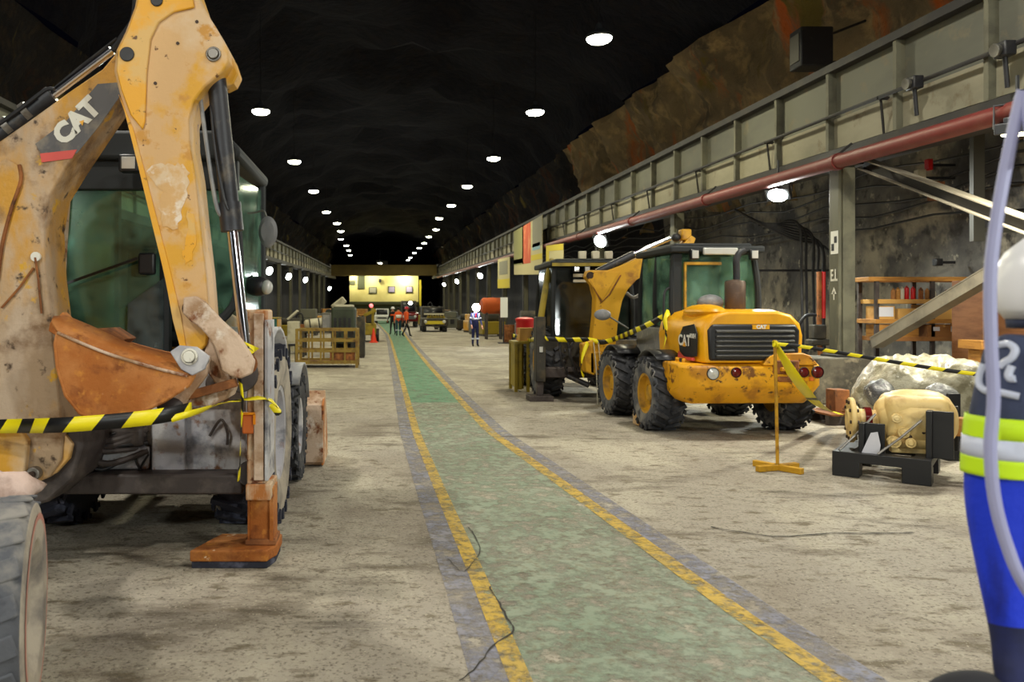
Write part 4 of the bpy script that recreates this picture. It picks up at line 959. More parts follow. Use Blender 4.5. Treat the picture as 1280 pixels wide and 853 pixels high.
# counterweight
def cwp(x, k):      # outline in (y, z); k shrinks towards the ends
    return [V((x, -1.02+k, .70)), V((x, -1.02+k, .96)), V((x, -.90+k*.6, .99)), (V((x, -.28, .99))), V((x, -.28, .58+k*.4)), V((x, -.55, .45+k*.7)), V((x, -.80+k, .46+k*.8))]
b = MB(); secs = [(-.93, .17), (-.86, .07), (-.74, .0), (.74, .0), (.86, .07), (.93, .17)]
vs = []
for x, k in secs: vs += cwp(x, k)
n = 7; fs = [tuple(range(n)), tuple(range(len(vs)-1, len(vs)-n-1, -1))]
for i in range(len(secs)-1):
    for j in range(n): fs.append((i*n+j, i*n+(j+1) % n, (i+1)*n+(j+1) % n, (i+1)*n+j))
b.add(vs, fs); cw = lp(b, 'counterweight', 'cw_yellow', bevel=.025)
b = MB(); b.prism([V((x, -1.03, z)) for x, z in [(.10, .99), (.18, 1.10), (.30, 1.13), (.62, 1.13), (.70, 1.10), (.80, 1.0), (.80, .97), (.10, .97)]], (0, .5, 0)); lp(b, 'raised_lip', 'cw_yellow', cw, bevel=.02)
b = MB(); b.bx(.22, .56, -1.045, -1.0, .86, 1.04); b.bx(.28, .50, -1.05, -1.0, .76, .83); lp(b, 'hitch_recess', 'rust_dark', cw, bevel=.02)
b = MB(); b.bx(.30, .48, -1.10, -1.03, .90, .95); b.cyl((.39, -1.07, .86), (.39, -1.07, 1.06), .025, n=12); lp(b, 'hitch_pin', 'cw_yellow', cw, bevel=.01)
for x, z, r, l in ((-.56, .87, .082, 'lens_clear'), (-.26, .885, .068, 'lens_red'), (.62, .885, .068, 'lens_red'), (.80, .885, .082, 'lens_red')):
    lamp_round(cw, (x, -1.035, z), r, (0, -1, 0), l)
b = MB(); b.box((.72, -1.03, .80), (.05, .02, .05)); lp(b, 'reflector', 'lens_orange', cw)
# hood with flared roof and side panels
hoodp = [(-.68, 1.0), (-.70, 1.36), (-.66, 1.52), (-.54, 1.64), (-.35, 1.69), (.35, 1.69), (.54, 1.64), (.66, 1.52), (.70, 1.36), (.68, 1.0)]
b = MB(); secs = [(-.95, .90, -.10), (-.90, .96, -.05), (-.70, 1.0, 0), (.45, 1.0, .02)]; vs = []
for y, k, dz in secs: vs += [V((x*k, y, (z-1.0)*(1+dz*.6)+1.0)) for x, z in hoodp]
n = len(hoodp); fs = [tuple(range(n)), tuple(range(len(vs)-1, len(vs)-n-1, -1))]
for i in range(len(secs)-1):
    for j in range(n): fs.append((i*n+j, i*n+(j+1) % n, (i+1)*n+(j+1) % n, (i+1)*n+j))
b.add(vs, fs); hd = lp(b, 'engine_hood', 'cat_yellow', bevel=.02)
b = MB(); b.ball((-.42, -.45, 1.66), (.22, .45, .10), 18, 10); lp(b, 'hood_hump', 'cat_yellow', hd)
b = MB(); b.prism([V((x, -.985, z)) for x, z in [(-.58, 1.03), (-.60, 1.42), (-.54, 1.50), (.54, 1.50), (.60, 1.42), (.58, 1.03)]], (0, .1, 0)); gr = lp(b, 'grille', 'black_plastic', bevel=.03)
for i in range(6):
    z = 1.10+.062*i; b = MB(); b.box((0, -1.0, z), (1.02, .05, .026), Matrix.Rotation(.35, 3, 'X')); lp(b, 'grille_slat', 'grille', gr, bevel=.005)
b = MB(); b.bx(-.03, .19, -1.0, -.975, 1.435, 1.492); pl = lp(b, 'name_plate', 'cat_yellow', gr)
text('plate_letters', 'CAT', .065, wmat(LD) @ frame((.08, -1.003, 1.464), (1, 0, 0), (0, 0, 1)), 'white', gr, .001, .004)
b = MB(); b.prism([V((-.700, y, z)) for y, z in [(-.88, 1.08), (-.90, 1.38), (-.80, 1.50), (-.45, 1.46), (-.30, 1.30), (-.34, 1.12), (-.50, 1.05)]], (-.012, 0, 0)); sd_ = lp(b, 'side_decal', 'black_plastic', hd, bevel=.004)
Rm_ = wmat(LD) @ frame((-.737, -.62, 1.27), (0, -1, 0), (0, 0, 1))
text('side_letters', 'CAT', .20, wmat(LD) @ frame((-.722, -.52, 1.27), (0, -1, 0), (0, 0, 1)), 'white', hd, .001, .006)
text('model_letters', '908H', .085, wmat(LD) @ frame((-.722, -.79, 1.34), (0, -1, 0), (0, 0, 1)), 'white', hd, .001, .002)
b = MB(); b.prism([V((-.724, -.47, 1.195)), V((-.724, -.57, 1.195)), V((-.724, -.52, 1.27))], (.002, 0, 0)); lp(b, 'letter_triangle', 'cat_yellow', hd)
b = MB(); b.bx(-.74, -.70, -.80, -.35, 1.02, 1.06); b.prism([V((-.73, y, z)) for y, z in [(-.55, 1.055), (-.36, 1.13), (-.34, 1.06)]], (-.006, 0, 0)); lp(b, 'red_trim', 'red_strip', hd)
b = MB(); b.bx(-.78, -.66, -.62, .15, .78, 1.04); b.bx(.66, .78, -.62, .15, .78, 1.04); lp(b, 'step_panel', 'cat_yellow', bevel=.02)
b = MB(); b.bx(-.80, -.76, -.36, -.32, .8, 1.04); b.bx(-.80, -.76, -.58, -.54, .8, 1.04); lp(b, 'grab_handle', 'black_metal')
# exhaust
b = MB(); b.lathe([(0, 0), (.125, 0), (.135, .02), (.135, .40), (.125, .42), (.05, .44), (0, .44)], (.10, -.25, 1.66), (0, 0, 1), 24); ex = lp(b, 'muffler', 'muffler')
b = MB(); b.tube(bez([(.12, -.25, 2.06), (.12, -.25, 2.22), (.12, -.25, 2.36), (.16, -.24, 2.46), (.24, -.23, 2.50)], 5), .045, 12, cap=False); lp(b, 'tail_pipe', 'black_metal', ex)
b = MB(); b.ball((-.18, -.1, 1.78), (.18, .16, .12), 16, 8); lp(b, 'air_cleaner', 'mirror_back')
# cab
rf = cab_local(LD, -.56, .70, .30, 1.55, 1.42, 2.58, 'glass_green', 'cab_in', 'cab_in', .05, .045)
b = MB(); b.bx(-.56, -.42, .26, .32, 1.40, 2.50); lp(b, 'rear_post_panel', 'cab_in', bevel=.02)
b = MB(); b.bx(-.40, -.37, .24, .28, 1.66, 2.36); b.bx(-.40, .14, .24, .28, 2.33, 2.37); lp(b, 'orange_frame', 'rim_yellow')
b = MB(); b.bx(-.16, .34, .15, .20, 2.47, 2.57); lp(b, 'light_bar', 'lens_clear', rf, bevel=.015)
for x in (-.30, .56):
    b = MB(); b.box((x, .15, 2.47), (.12, .08, .15)); wl = lp(b, 'rear_work_lamp', 'black_plastic', rf, bevel=.015)
    b = MB(); b.box((x, .105, 2.47), (.09, .012, .11)); lp(b, 'lens', 'lens_clear', wl, bevel=.004)
b = MB(); b.bx(-.66, -.58, .32, 1.50, .80, 1.42); lp(b, 'cab_door', 'mirror_back', bevel=.02)
b = MB(); b.bx(.70, .76, .32, 1.55, .80, 1.42); lp(b, 'cab_door', 'mirror_back', bevel=.02)
b = MB(); b.tube(bez([(-.62, .30, 1.3), (-.68, .28, 1.4), (-.68, .28, 1.9), (-.60, .30, 2.0)], 4), .016, 8); lp(b, 'hand_rail', 'black_metal')
for sx in (-1,):
    b = MB(); b.ball((sx*1.12, 1.75, 1.60), (.14, .05, .09), 14, 8); mi = lp(b, 'mirror', 'mirror_back')
    b = MB(); b.tube([(sx*1.02, 1.76, 1.58), (sx*.74, 1.62, 1.38)], .014, 8); lp(b, 'mirror_arm', 'galv', mi)
# mudguards: arcs over each wheel
for sx, yy in ((-1, 0), (1, 0), (-1, 1.62), (1, 1.62)):
    b = MB(); vs = []
    for i in range(9):
        an = PI*(.08+.62*i/8)
        for x in (sx*.64, sx*1.03): vs.append(V((x, yy+math.cos(an)*.60, .515+math.sin(an)*.60)))
    b.add(vs, [(2*i, 2*i+1, 2*i+3, 2*i+2) for i in range(8)]); lp(b, 'mudguard', 'black_plastic', solid=.025)
# front loader arms and bucket (beyond the cab)
for x in (-.45, .45):
    b = MB(); b.beam((x, 1.62, 1.35), (x, 2.2, .75), .09, .18); b.beam((x, 2.15, .8), (x, 2.3, .40), .09, .14); lp(b, 'loader_arm', 'cat_yellow', bevel=.015)
b = MB(); b.bx(-.6, .6, 2.22, 2.32, .2, .75); lp(b, 'quick_coupler', 'black_metal', bevel=.02)
b = MB(); b.box((-1.05, -.02, .10), (.10, .24, .20)); 
ck = b.build('wheel_chock', 'worn_yellow', None, bevel=.02); ck.location = (4.76, 11.25+.47, 0); ck.rotation_euler = (0, 0, a_); tag(ck, 'yellow wheel chock against the near rear tyre of the wheel loader', 'chock')

# ------------------------------------------------------------------ second backhoe, parked behind the loader
B2 = thing('backhoe_loader', 'older yellow backhoe loader behind the wheel loader with glassy dark cab', 'backhoe', (3.98, 15.3, 0))
def q2(b, nm, m, par=None, **k): return b.build(nm, m, par or B2, **k)
for sx in (-1, 1):
    wheel(B2, (sx*.82, .25, .68), .68, .44, sx, 0, 'rubber', 'rim_yellow', 20, .5, True, wall='rubber_dusty')
    wheel(B2, (sx*.78, 2.45, .50), .50, .34, sx, 0, 'rubber', 'mirror_back', 18, .5, True)
b = MB(); b.cyl((-.7, .25, .68), (.7, .25, .68), .1, n=12); b.cyl((-.7, 2.45, .5), (.7, 2.45, .5), .08, n=12); b.build('axle', 'frame_dark', B2, local=True)
b = MB(); b.bx(-.4, .4, -.3, 2.9, .6, .95); b.build('chassis', 'frame_dark', B2, local=True, bevel=.02)
b = MB(); b.prism([V((-.45, y, z)) for y, z in [(1.4, .95), (1.4, 1.4), (2.7, 1.3), (2.95, 1.1), (2.95, .8)]], (.9, 0, 0)); b.build('engine_hood', 'mach_dark', B2, local=True, bevel=.04)
b = MB(); b.bx(-1.05, 1.05, -.55, -.35, .42, .62); b.build('rear_beam', 'frame_dark', B2, local=True, bevel=.02)
b = MB(); b.bx(-1.0, 1.0, -.35, -.28, .45, 1.12); b.build('rear_plate', 'mach_dark', B2, local=True, bevel=.02)
for sx in (-1, 1):
    b = MB(); b.bx(sx*1.10-.09, sx*1.10+.09, -.62, -.38, .35, 1.55); sl = b.build('stabilizer_leg', 'mach_dark', B2, local=True, bevel=.015)
    b = MB(); b.bx(sx*1.10-.06, sx*1.10+.06, -.57, -.43, .1, .4); b.bx(sx*1.10-.22, sx*1.10+.22, -.70, -.30, 0, .1); b.build('pad', 'frame_dark', sl, local=True, bevel=.01)
    b = MB(); b.box((sx*1.10, -.63, .95), (.06, .03, .1)); b.build('tail_lamp', 'lens_clear', sl, local=True)
rf = cab_local(B2, -.78, .72, -.15, 1.35, 1.12, 2.58, 'glass_dark', 'cab_in', 'cab_in', .10, .045)
b = MB(); b.bx(-.82, .76, -.28, -.23, 2.50, 2.56); b.build('roof_edge', 'mach_yellow', rf, local=True)
for x in (-.36, -.16, .2, .42):
    b = MB(); b.box((x, -.24, 2.44), (.11, .07, .11)); wl = b.build('work_lamp', 'black_plastic', rf, local=True, bevel=.012)
    b = MB(); b.box((x, -.28, 2.44), (.085, .012, .085)); b.build('lens', 'lens_clear', wl, local=True)
for x in (-.2, .05, .3):
    b = MB(); b.box((x, -.05, 2.72), (.14, .1, .15)); b.box((x, -.0, 2.64), (.04, .04, .1)); b.build('roof_lamp', 'grubby_white', rf, local=True, bevel=.015)
b = MB(); b.bx(-.40, -.15, -.17, -.155, 2.30, 2.36); b.bx(-.40, -.15, -.17, -.155, 2.20, 2.25); b.build('cab_sticker', 'grubby_white', B2, local=True)
b = MB(); b.tube(bez([P(672, 430, 15.0), P(678, 385, 15.2), P(685, 345, 15.5), P(690, 326, 15.8)], 5), .06, 10); q2(b, 'loader_lift_arm', 'mach_yellow')
# boom and stick of the second backhoe
YB2 = 14.05
bm2 = [(738, 468), (740, 430), (744, 395), (745, 372), (741, 356), (733, 346), (736, 338), (760, 338), (776, 332), (806, 319), (814, 318), (838, 308), (856, 303), (864, 294), (870, 298), (866, 310), (842, 318), (814, 340), (796, 350), (785, 362), (778, 376), (773, 400), (769, 440), (765, 470)]
b = MB(); b.prism(poly_px(bm2, YB2), (0, .28, 0)); bo2 = q2(b, 'boom', 'boom_yellow', bevel=.015)
b = MB(); b.tube([P(736, 348, YB2-.01), P(752, 378, YB2-.01), P(762, 368, YB2-.01), P(776, 344, YB2-.01)], .012, 6); b.build('weld_bead', 'rust_dark', bo2)
b = MB(); b.prism(poly_px([(735, 350), (745, 340), (775, 340), (753, 376)], YB2-.02), (0, .022, 0)); b.build('doubler_plate', 'boom_yellow', bo2, bevel=.006)
b = MB(); b.cyl(P(746, 341, YB2+.1), P(792, 318, YB2+.1), .07, n=16); cy2 = q2(b, 'boom_cylinder', 'cyl_body')
b = MB(); b.cyl(P(792, 318, YB2+.1), P(838, 298, YB2+.1), .04, n=14); b.build('piston_rod', 'chrome', cy2)
b = MB(); b.ball(P(845, 297, YB2+.1), .08, 12, 8); b.build('rod_eye', 'black_metal', cy2)
b = MB(); b.box(P(856, 294, YB2+.12), (.18, .2, .2)); q2(b, 'stick_head', 'boom_yellow', bevel=.03)
pinat(bo2, 738, 345, YB2, .35, .05, 'bolt'); pinat(bo2, 852, 462, YB2+.0, .3, .03, 'bolt') if False else None
b = MB(); b.bx(P(735, 0, 14.1).x, P(775, 0, 14.1).x, 14.0, 14.75, .55, .95); q2(b, 'king_post', 'boom_yellow', bevel=.03)
b = MB(); b.prism(poly_px([(728, 430), (742, 425), (744, 470), (732, 465)], YB2-.05), (0, .25, 0)); q2(b, 'swing_link', 'boom_yellow', bevel=.02)
b = MB(); b.tube(bez([P(783, 366, 14.4), P(792, 372, 14.4), P(804, 366, 14.4)], 6), .03, 8); q2(b, 'hydraulic_hose', 'mirror_back')
rnd = random.Random(5)
for k in range(6):
    x = 700+k*9; b = MB(); b.tube(bez([P(x, 425, 14.7), P(x+rnd.uniform(-6, 6), 445+rnd.uniform(-4, 6), 14.6), P(x+rnd.uniform(4, 14), 470, 14.7)], 5), .022, 8); q2(b, 'hydraulic_hose', 'black_metal')
for x in (712, 724, 736):
    b = MB(); b.box(P(x, 462, 14.7), (.10, .12, .10)); q2(b, 'valve', 'frame_dark', bevel=.02)
b = MB(); b.cyl(P(710, 470, 14.7), P(736, 482, 14.5), .05, n=12); q2(b, 'slew_cylinder', 'cyl_body')
# pendant wires hanging from boom
# ------------------------------------------------------------------ tapes of the right side
tape('barrier_tape', [P(838, 392, 11.5), P(822, 400, 11.6), P(795, 413, 12.2), P(768, 424, 13.6), P(752, 428, 13.95), P(735, 425, 14.1), P(705, 425, 14.5), P(681, 423, 14.6)], .085, .17,
     'barrier tape slung from the loader cab to the older backhoe', 'tapes round the loader', skew=.07)
tape('barrier_tape', [P(836, 388, 11.45), P(831, 400, 11.4), P(833, 415, 11.38), P(829, 436, 11.36)], .06, .2, 'short loose tape tail dangling from the loader cab rail', 'tapes round the loader', up=(1, 0, 0), ratio=.8, twist=lambda q: q*2)
tape('barrier_tape', [P(735, 428, 13.98), P(728, 445, 13.96), P(726, 462, 13.95), P(730, 472, 13.95)], .07, .25, 'loose tape tail hanging beside the older backhoe boom', 'tapes round the loader', up=(1, 0, 0), ratio=.75, twist=lambda q: q*2.5)
for k, (x0_, x1_, yb) in enumerate(((742, 747, 506), (748, 752, 507))):
    b = MB(); b.tube(bez([P(x0_, 428, 13.97), P((x0_+x1_)/2+1, 465, 13.95), P(x1_, yb, 13.95)], 6), .009, 6)
    tag(b.build('thin_rope', 'grubby_white'), ['thin pale cord hanging nearer the older backhoe tyre', 'thin pale cord hanging nearer the loader front tyre'][k], 'rope', 'ropes hanging from the older boom')
# ------------------------------------------------------------------ barrier stand and its tapes
def stand(loc, lab):
    t = thing('barrier_stand', lab, 'stand', loc, 0, 'barrier stands'); x, y, _ = loc
    b = MB(); b.tube([(x, y, .03), (x-.015, y, .8), (x-.03, y, 1.37)], .017, 10); b.build('pole', 'stand_yellow', t)
    for an in (.35, .35+PI/2+.2):
        d = V((math.cos(an), math.sin(an), 0))*.27
        b = MB(); b.beam(V((x, y, .032))-d, V((x, y, .032))+d, .062, .062); b.build('foot', 'stand_yellow', t, bevel=.006)
    b = MB(); b.tube([(x-.03, y, 1.30), (x-.03, y, 1.36)], .024, 10); b.build('tape_collar', 'tape_yellow', t)
    return t
st1 = G(972, 588); stand((st1.x, st1.y, 0), 'slim yellow barrier stand with cross foot, tape tied at its top')
stand((5.80, 6.9, 0), 'yellow barrier stand hidden behind the person at right')
top = V((st1.x-.03, st1.y, 1.33))
tape('barrier_tape', [top, V((4.40, 8.25, 1.295)), V((4.9, 7.75, 1.19)), V((5.3, 7.35, 1.115)), V((5.77, 6.9, 1.06))], .036, .115,
     'thin yellow and black tape running right from the barrier stand', 'tapes tied to the barrier stand', skew=.03, ratio=.5)
tape('barrier_tape', [top, P(972, 436, 8.35), P(985, 458, 8.45), P(1000, 480, 8.75), P(1018, 502, 9.6), P(1036, 514, 10.8), P(1050, 517, 11.4)], .11, .9,
     'slack yellow tape drooping from the barrier stand to a wood block', 'tapes tied to the barrier stand', up=(.5, -.3, 1), ratio=.9, twist=lambda q: .6+q*.8)
tape('barrier_tape', [top+V((-.02, -.02, .03)), top+V((.02, -.03, -.02)), top+V((-.01, -.03, -.05)), top+V((.03, -.02, .02))], .05, .15, 'crumpled tape knot on top of the barrier stand', 'tapes tied to the barrier stand', ratio=.9, twist=lambda q: q*4)
# ------------------------------------------------------------------ black skid with cream gearbox
SK = thing('steel_skid', 'low black steel skid carrying the cream gearbox', 'skid', (5.2, 8.1, 0))
ang = -math.radians(39); SK.rotation_euler = (0, 0, ang); SK.location = (4.57, 8.16, 0)   # local x runs along the near long side
def sk(b, nm, m, par=None, **k): return b.build(nm, m, par or SK, local=True, **k)
L_, W_ = .84, .95
for y0_, y1_ in ((0, .14), (W_-.14, W_)):
    b = MB(); b.bx(0, L_, y0_, y1_, .15, .25); sk(b, 'side_beam', 'skid_black', bevel=.006)
for x in (.0, L_-.16):
    b = MB(); b.bx(x, x+.16, 0.02, W_-.02, .17, .245); sk(b, 'cross_beam', 'skid_black', bevel=.006)
for x in (0, L_-.24):
    for y in (0, W_-.2):
        b = MB(); b.bx(x, x+.24, y, y+.2, 0, .16); sk(b, 'foot', 'skid_black', bevel=.006)
for x, y, h_ in ((.22, .10, .30), (L_-.06, .16, .46), (.20, W_-.18, .30), (L_-.06, W_-.18, .46)):
    b = MB(); b.bx(x, x+.05, y, y+.16, .24, .24+h_); b.bx(x, x+.22, y+.06, y+.10, .24, .24+h_); sk(b, 'upright', 'skid_black', bevel=.005)
GB = thing('gearbox', 'cream painted gearbox with bolted round flange, strapped on the black skid', 'gearbox', SK.location, 0); GB.rotation_euler = (0, 0, ang+.30)
c0 = V((.42, .52, 0)); GB.location = V(SK.location)+Matrix.Rotation(ang, 3, 'Z') @ V((.56, .56, 0))-Matrix.Rotation(ang+.30, 3, 'Z') @ c0
def gb(b, nm, m, par=None, **k): return b.build(nm, m, par or GB, local=True, **k)
cy, cz = .52, .56
b = MB(); b.lathe([(0, .16), (.16, .17), (.20, .20), (.23, .25), (.29, .32), (.31, .42), (.31, .62), (.29, .72), (.24, .80), (.14, .86), (0, .88)], (0, cy, cz), (1, 0, 0), 36); body = gb(b, 'casing', 'cream')
b = MB(); b.box((.50, cy, cz+.03), (.56, .54, .46)); b.box((.50, cy-.02, cz-.18), (.46, .48, .20)); gb(b, 'upper_housing', 'cream', bevel=.12, seg=4)
b = MB(); b.lathe([(.0, -.10), (.10, -.10), (.12, -.08), (.225, -.08), (.235, -.07), (.235, -.04), (.225, -.03), (.16, -.028), (.15, .0), (.12, .02), (.11, .2), (0, .2)], (0, cy, cz-.03), (1, 0, 0), 32); fl = gb(b, 'flange', 'cream')
for k in range(10):
    a = 2*PI*k/10; c = V((-.095, cy+.195*math.cos(a), cz-.03+.195*math.sin(a))); b = MB(); b.cyl(c, c+V((.085, 0, 0)), .018, n=8); gb(b, 'flange_bolt', 'bolt', fl)
b = MB(); b.lathe([(.112, .06), (.14, .06), (.14, .12), (.112, .12)], (0, cy, cz-.03), (1, 0, 0), 20, True); gb(b, 'seal_ring', 'lens_red', fl)
for (x, z, r) in ((.30, .04, .045), (.36, -.10, .055), (.42, -.2, .05), (.28, -.2, .06)):
    c = V((x, cy-.285, cz+z)); b = MB(); b.lathe([(0, .03), (r*.5, .03), (r*.6, .02), (r, .02), (r, -.05)], c, (0, -1, 0), 16); gb(b, 'port_cover', 'cream', bevel=.004)
rnd = random.Random(2)
for k in range(9):
    c = V((rnd.uniform(.40, .70), cy-.277, cz+rnd.uniform(-.15, .0))); b = MB(); b.cyl(c, c+V((0, -.02, 0)), .016, n=8); gb(b, 'casing_bolt', 'bolt', body)
b = MB(); b.beam((.84, cy, cz-.05), (1.02, cy, cz-.05), .16, .18); gb(b, 'output_housing', 'wood', bevel=.01)
b = MB(); b.box((.48, cy-.14, .27), (.42, .12, .06)); b.box((.48, cy+.14, .27), (.42, .12, .06)); gb(b, 'mounting_foot', 'cream', bevel=.01)
b = MB(); pts = [(.24, .22), (.40, .23), (.415, .34), (.39, .47), (.33, .455), (.285, .34)]
b.prism([V((x, .07+.02*(z-.2), z)) for x, z in pts], (0, .004, 0)); o = b.build('paper_sheet', 'paper', None); o.matrix_basis = Matrix.Translation(SK.location) @ Matrix.Rotation(ang, 4, 'Z'); tag(o, 'white paper sheet hanging on the near side of the cream gearbox', 'paper')
def strap(a, c, lab):
    T = Matrix.Translation(SK.location) @ Matrix.Rotation(ang, 4, 'Z')
    b = MB(T); b.tube([a, V(a).lerp(V(c), .5)+V((0, 0, -.012)), c], .012, 8); tag(b.build('tie_rod', 'steel'), lab, 'strap', 'tie rods on the black skid')
strap((.06, .03, .26), (.34, cy-.22, .62), 'steel tie strap at the flange end of the black skid')
strap((.40, .0, .26), (.74, cy-.30, .60), 'steel tie strap across the middle of the cream gearbox')
# ------------------------------------------------------------------ wrapped machine part behind it
WR = thing('wrapped_load', 'bulky load under dusty plastic wrap on black supports behind the gearbox', 'load', (6.9, 10.2, 0))
NU, NV = 64, 56
prof = [(0, .55, .62), (.06, .74, .84), (.14, .86, .98), (.3, .9, 1.0), (.5, .88, .98), (.7, .84, .95), (.86, .80, .92), (.95, .68, .8), (1, .5, .5)]
def pr(u):
    for (a, h1, w1), (c, h2, w2) in zip(prof, prof[1:]):
        if a <= u <= c:
            t_ = (u-a)/(c-a); return h1+(h2-h1)*t_, w1+(w2-w1)*t_
    return prof[-1][1:]
vs = []
for i in range(NU+1):
    u = i/NU; h_, w__ = pr(u)
    for k in range(NV):
        a = 2*PI*k/NV; e = .5
        ca = math.copysign(abs(math.cos(a))**e, math.cos(a)); sa = math.copysign(abs(math.sin(a))**e, math.sin(a))
        p = V((6.13+u*1.55+ca*.30*w__, 10.45-u*1.15+ca*.42*w__, .20+h_*.44+sa*h_*.44))
        f = 1-abs(noise.noise(p*4.2))*2; f2 = 1-abs(noise.noise(p*9+V((3, 1, 7))))*2
        d = V((ca*.6, ca*.8, sa)).normalized()
        p += d*(noise.noise(p*2.1)*.20+f*.07+f2*.03); p.z = max(.17, p.z)
        vs.append(p)
b = MB(); b.add(vs, [(i*NV+k, i*NV+(k+1) % NV, (i+1)*NV+(k+1) % NV, (i+1)*NV+k) for i in range(NU) for k in range(NV)]+[tuple(range(NV)), tuple(NU*NV+k for k in range(NV))])
b.build('plastic_cover', 'wrap', WR, smooth=80)
def lump(c, r, nm, m):
    b = MB(); b.ball(c, r, 20, 12)
    for v in b.bm.verts: v.co += V((noise.noise(v.co*9), noise.noise(v.co*9+V((5, 0, 0))), noise.noise(v.co*9+V((0, 5, 0)))))*.035
    b.build(nm, m, WR, sub=1, smooth=80)
lump(P(1098, 492, 9.55), (.15, .2, .17), 'wrapped_end', 'wrap_clear'); lump(P(1176, 497, 9.1), (.17, .2, .16), 'wrapped_end', 'wrap_clear'); lump(P(1140, 502, 9.4), (.25, .15, .10), 'wrapped_end', 'wrap_clear')
for px, Y in ((1114, 9.35), (1190, 8.95), (1250, 8.6)):
    x = (px-CX)/F*Y; b = MB(); b.bx(x-.07, x+.07, Y-.04, Y+.1, 0, H0-(492-CY)/F*Y); b.build('support_post', 'skid_black', WR, bevel=.006)
b = MB(); b.beam((5.95, 9.75, .12), (7.1, 8.85, .12), .16, .14); b.beam((6.3, 10.3, .12), (7.5, 9.4, .12), .16, .14); b.build('support_beam', 'skid_black', WR, bevel=.006)
b = MB(); b.bx(5.95, 6.10, 9.68, 9.83, 0, .06); b.bx(6.95, 7.1, 8.9, 9.05, 0, .06); b.bx(7.35, 7.5, 9.4, 9.55, 0, .06); b.bx(6.25, 6.4, 10.2, 10.35, 0, .06); b.build('support_foot', 'skid_black', WR)
# ------------------------------------------------------------------ small pallet with wooden block
PL = thing('wood_pallet', 'small dark timber pallet behind the round gearbox flange', 'pallet', (6.7, 12.2, 0))
for k in range(4):
    b = MB(); b.bx(6.45+.22*k, 6.63+.22*k, 11.55, 12.35, .14, .17); b.build('deck_board', 'rust_dark', PL, bevel=.004)
for y in (11.6, 12.2):
    b = MB(); b.bx(6.45, 7.29, y, y+.1, 0, .14); b.build('bearer', 'frame_dark', PL, bevel=.004)
b = MB(); c = P(1049, 503, 11.9); b.bx(c.x-.12, c.x+.10, 11.8, 12.05, .17, .50); bl_ = b.build('wood_block', 'rust_dark', None, bevel=.01); tag(bl_, 'upright block of reddish wood on the small dark pallet', 'block')
b = MB(); c = P(1066, 512, 11.7); b.ball((c.x, c.y, .24), (.10, .09, .08), 14, 8)
for v in b.bm.verts: v.co += V((noise.noise(v.co*14), noise.noise(v.co*14+V((5, 0, 0))), 0))*.03
tag(b.build('crumpled_bag', 'grubby_white', None), 'small crumpled white bag beside the wood block on the pallet', 'bag')
# ------------------------------------------------------------------ rack with boxes against the wall
RK = thing('timber_rack', 'timber shelf rack with boxes behind the diagonal braces', 'rack', (10, 14.9, 0))
YQ = 14.6
def zq(py): return H0-(py-CY)/F*YQ
def xq(px): return (px-CX)/F*YQ
for py, m, x0_, x1_ in ((349, 'wood', 1086, 1238), (377, 'cardboard_light', 1098, 1230), (402, 'wood', 1095, 1230), (424, 'cardboard', 1100, 1232)):
    b = MB(); b.bx(xq(x0_), xq(x1_), YQ, YQ+.6, zq(py)-.04, zq(py)+.04); b.build('shelf_board', m, RK, bevel=.006)
for px in (1098, 1168, 1229):
    for y in (YQ+.03, YQ+.55):
        b = MB(); b.bx(xq(px)-.035, xq(px)+.035, y, y+.05, 0, zq(347)); b.build('upright', 'frame_dark', RK)
def carton(px0, px1, py0, py1, m, lab, nm='carton', Y=YQ+.03, d=.4, par=None, stickers=()):
    t = thing(nm, lab, 'box', ((px0+px1)/2*0+xq((px0+px1)/2), Y, zq(py1)), 0, 'boxes on the timber rack')
    b = MB(); b.bx(xq(px0), xq(px1), Y, Y+d, zq(py1), zq(py0)); b.build('body', m, t, bevel=.006)
    b = MB(); xm = (xq(px0)+xq(px1))/2; b.bx(xm-.02, xm+.02, Y-.002, Y+d*.99, zq(py0)-.05, zq(py0)+.003); b.build('seam_tape', 'cardboard_light', t)
    for (a, c, e, f) in stickers:
        b = MB(); b.bx(xq(a), xq(c), Y-.004, Y, zq(f), zq(e)); b.build('sticker', 'paper', t)
carton(1161, 1202, 406, 421.5, 'cardboard', 'brown carton with two white stickers on the lowest rack shelf', stickers=((1168, 1176, 409, 414), (1190, 1200, 408, 415)))
carton(1208, 1226, 404, 421.5, 'cardboard', 'narrow brown carton at the right end of the lowest rack shelf')
carton(1100, 1120, 383, 399.5, 'cardboard_light', 'yellowish carton with white top wrap at the left of the rack', stickers=((1096+4, 1118, 384, 396),))
carton(1124, 1156, 386, 399.5, 'cardboard_light', 'yellowish low carton left of centre on the rack')
carton(1158, 1196, 381, 399.5, 'cardboard_light', 'long yellowish carton in the middle of the rack')
carton(1198, 1226, 380, 399.5, 'cardboard', 'reddish brown carton right of the long yellowish one')
carton(1100, 1150, 406, 421.5, 'wood', 'orange timber crate on the lower left of the rack')
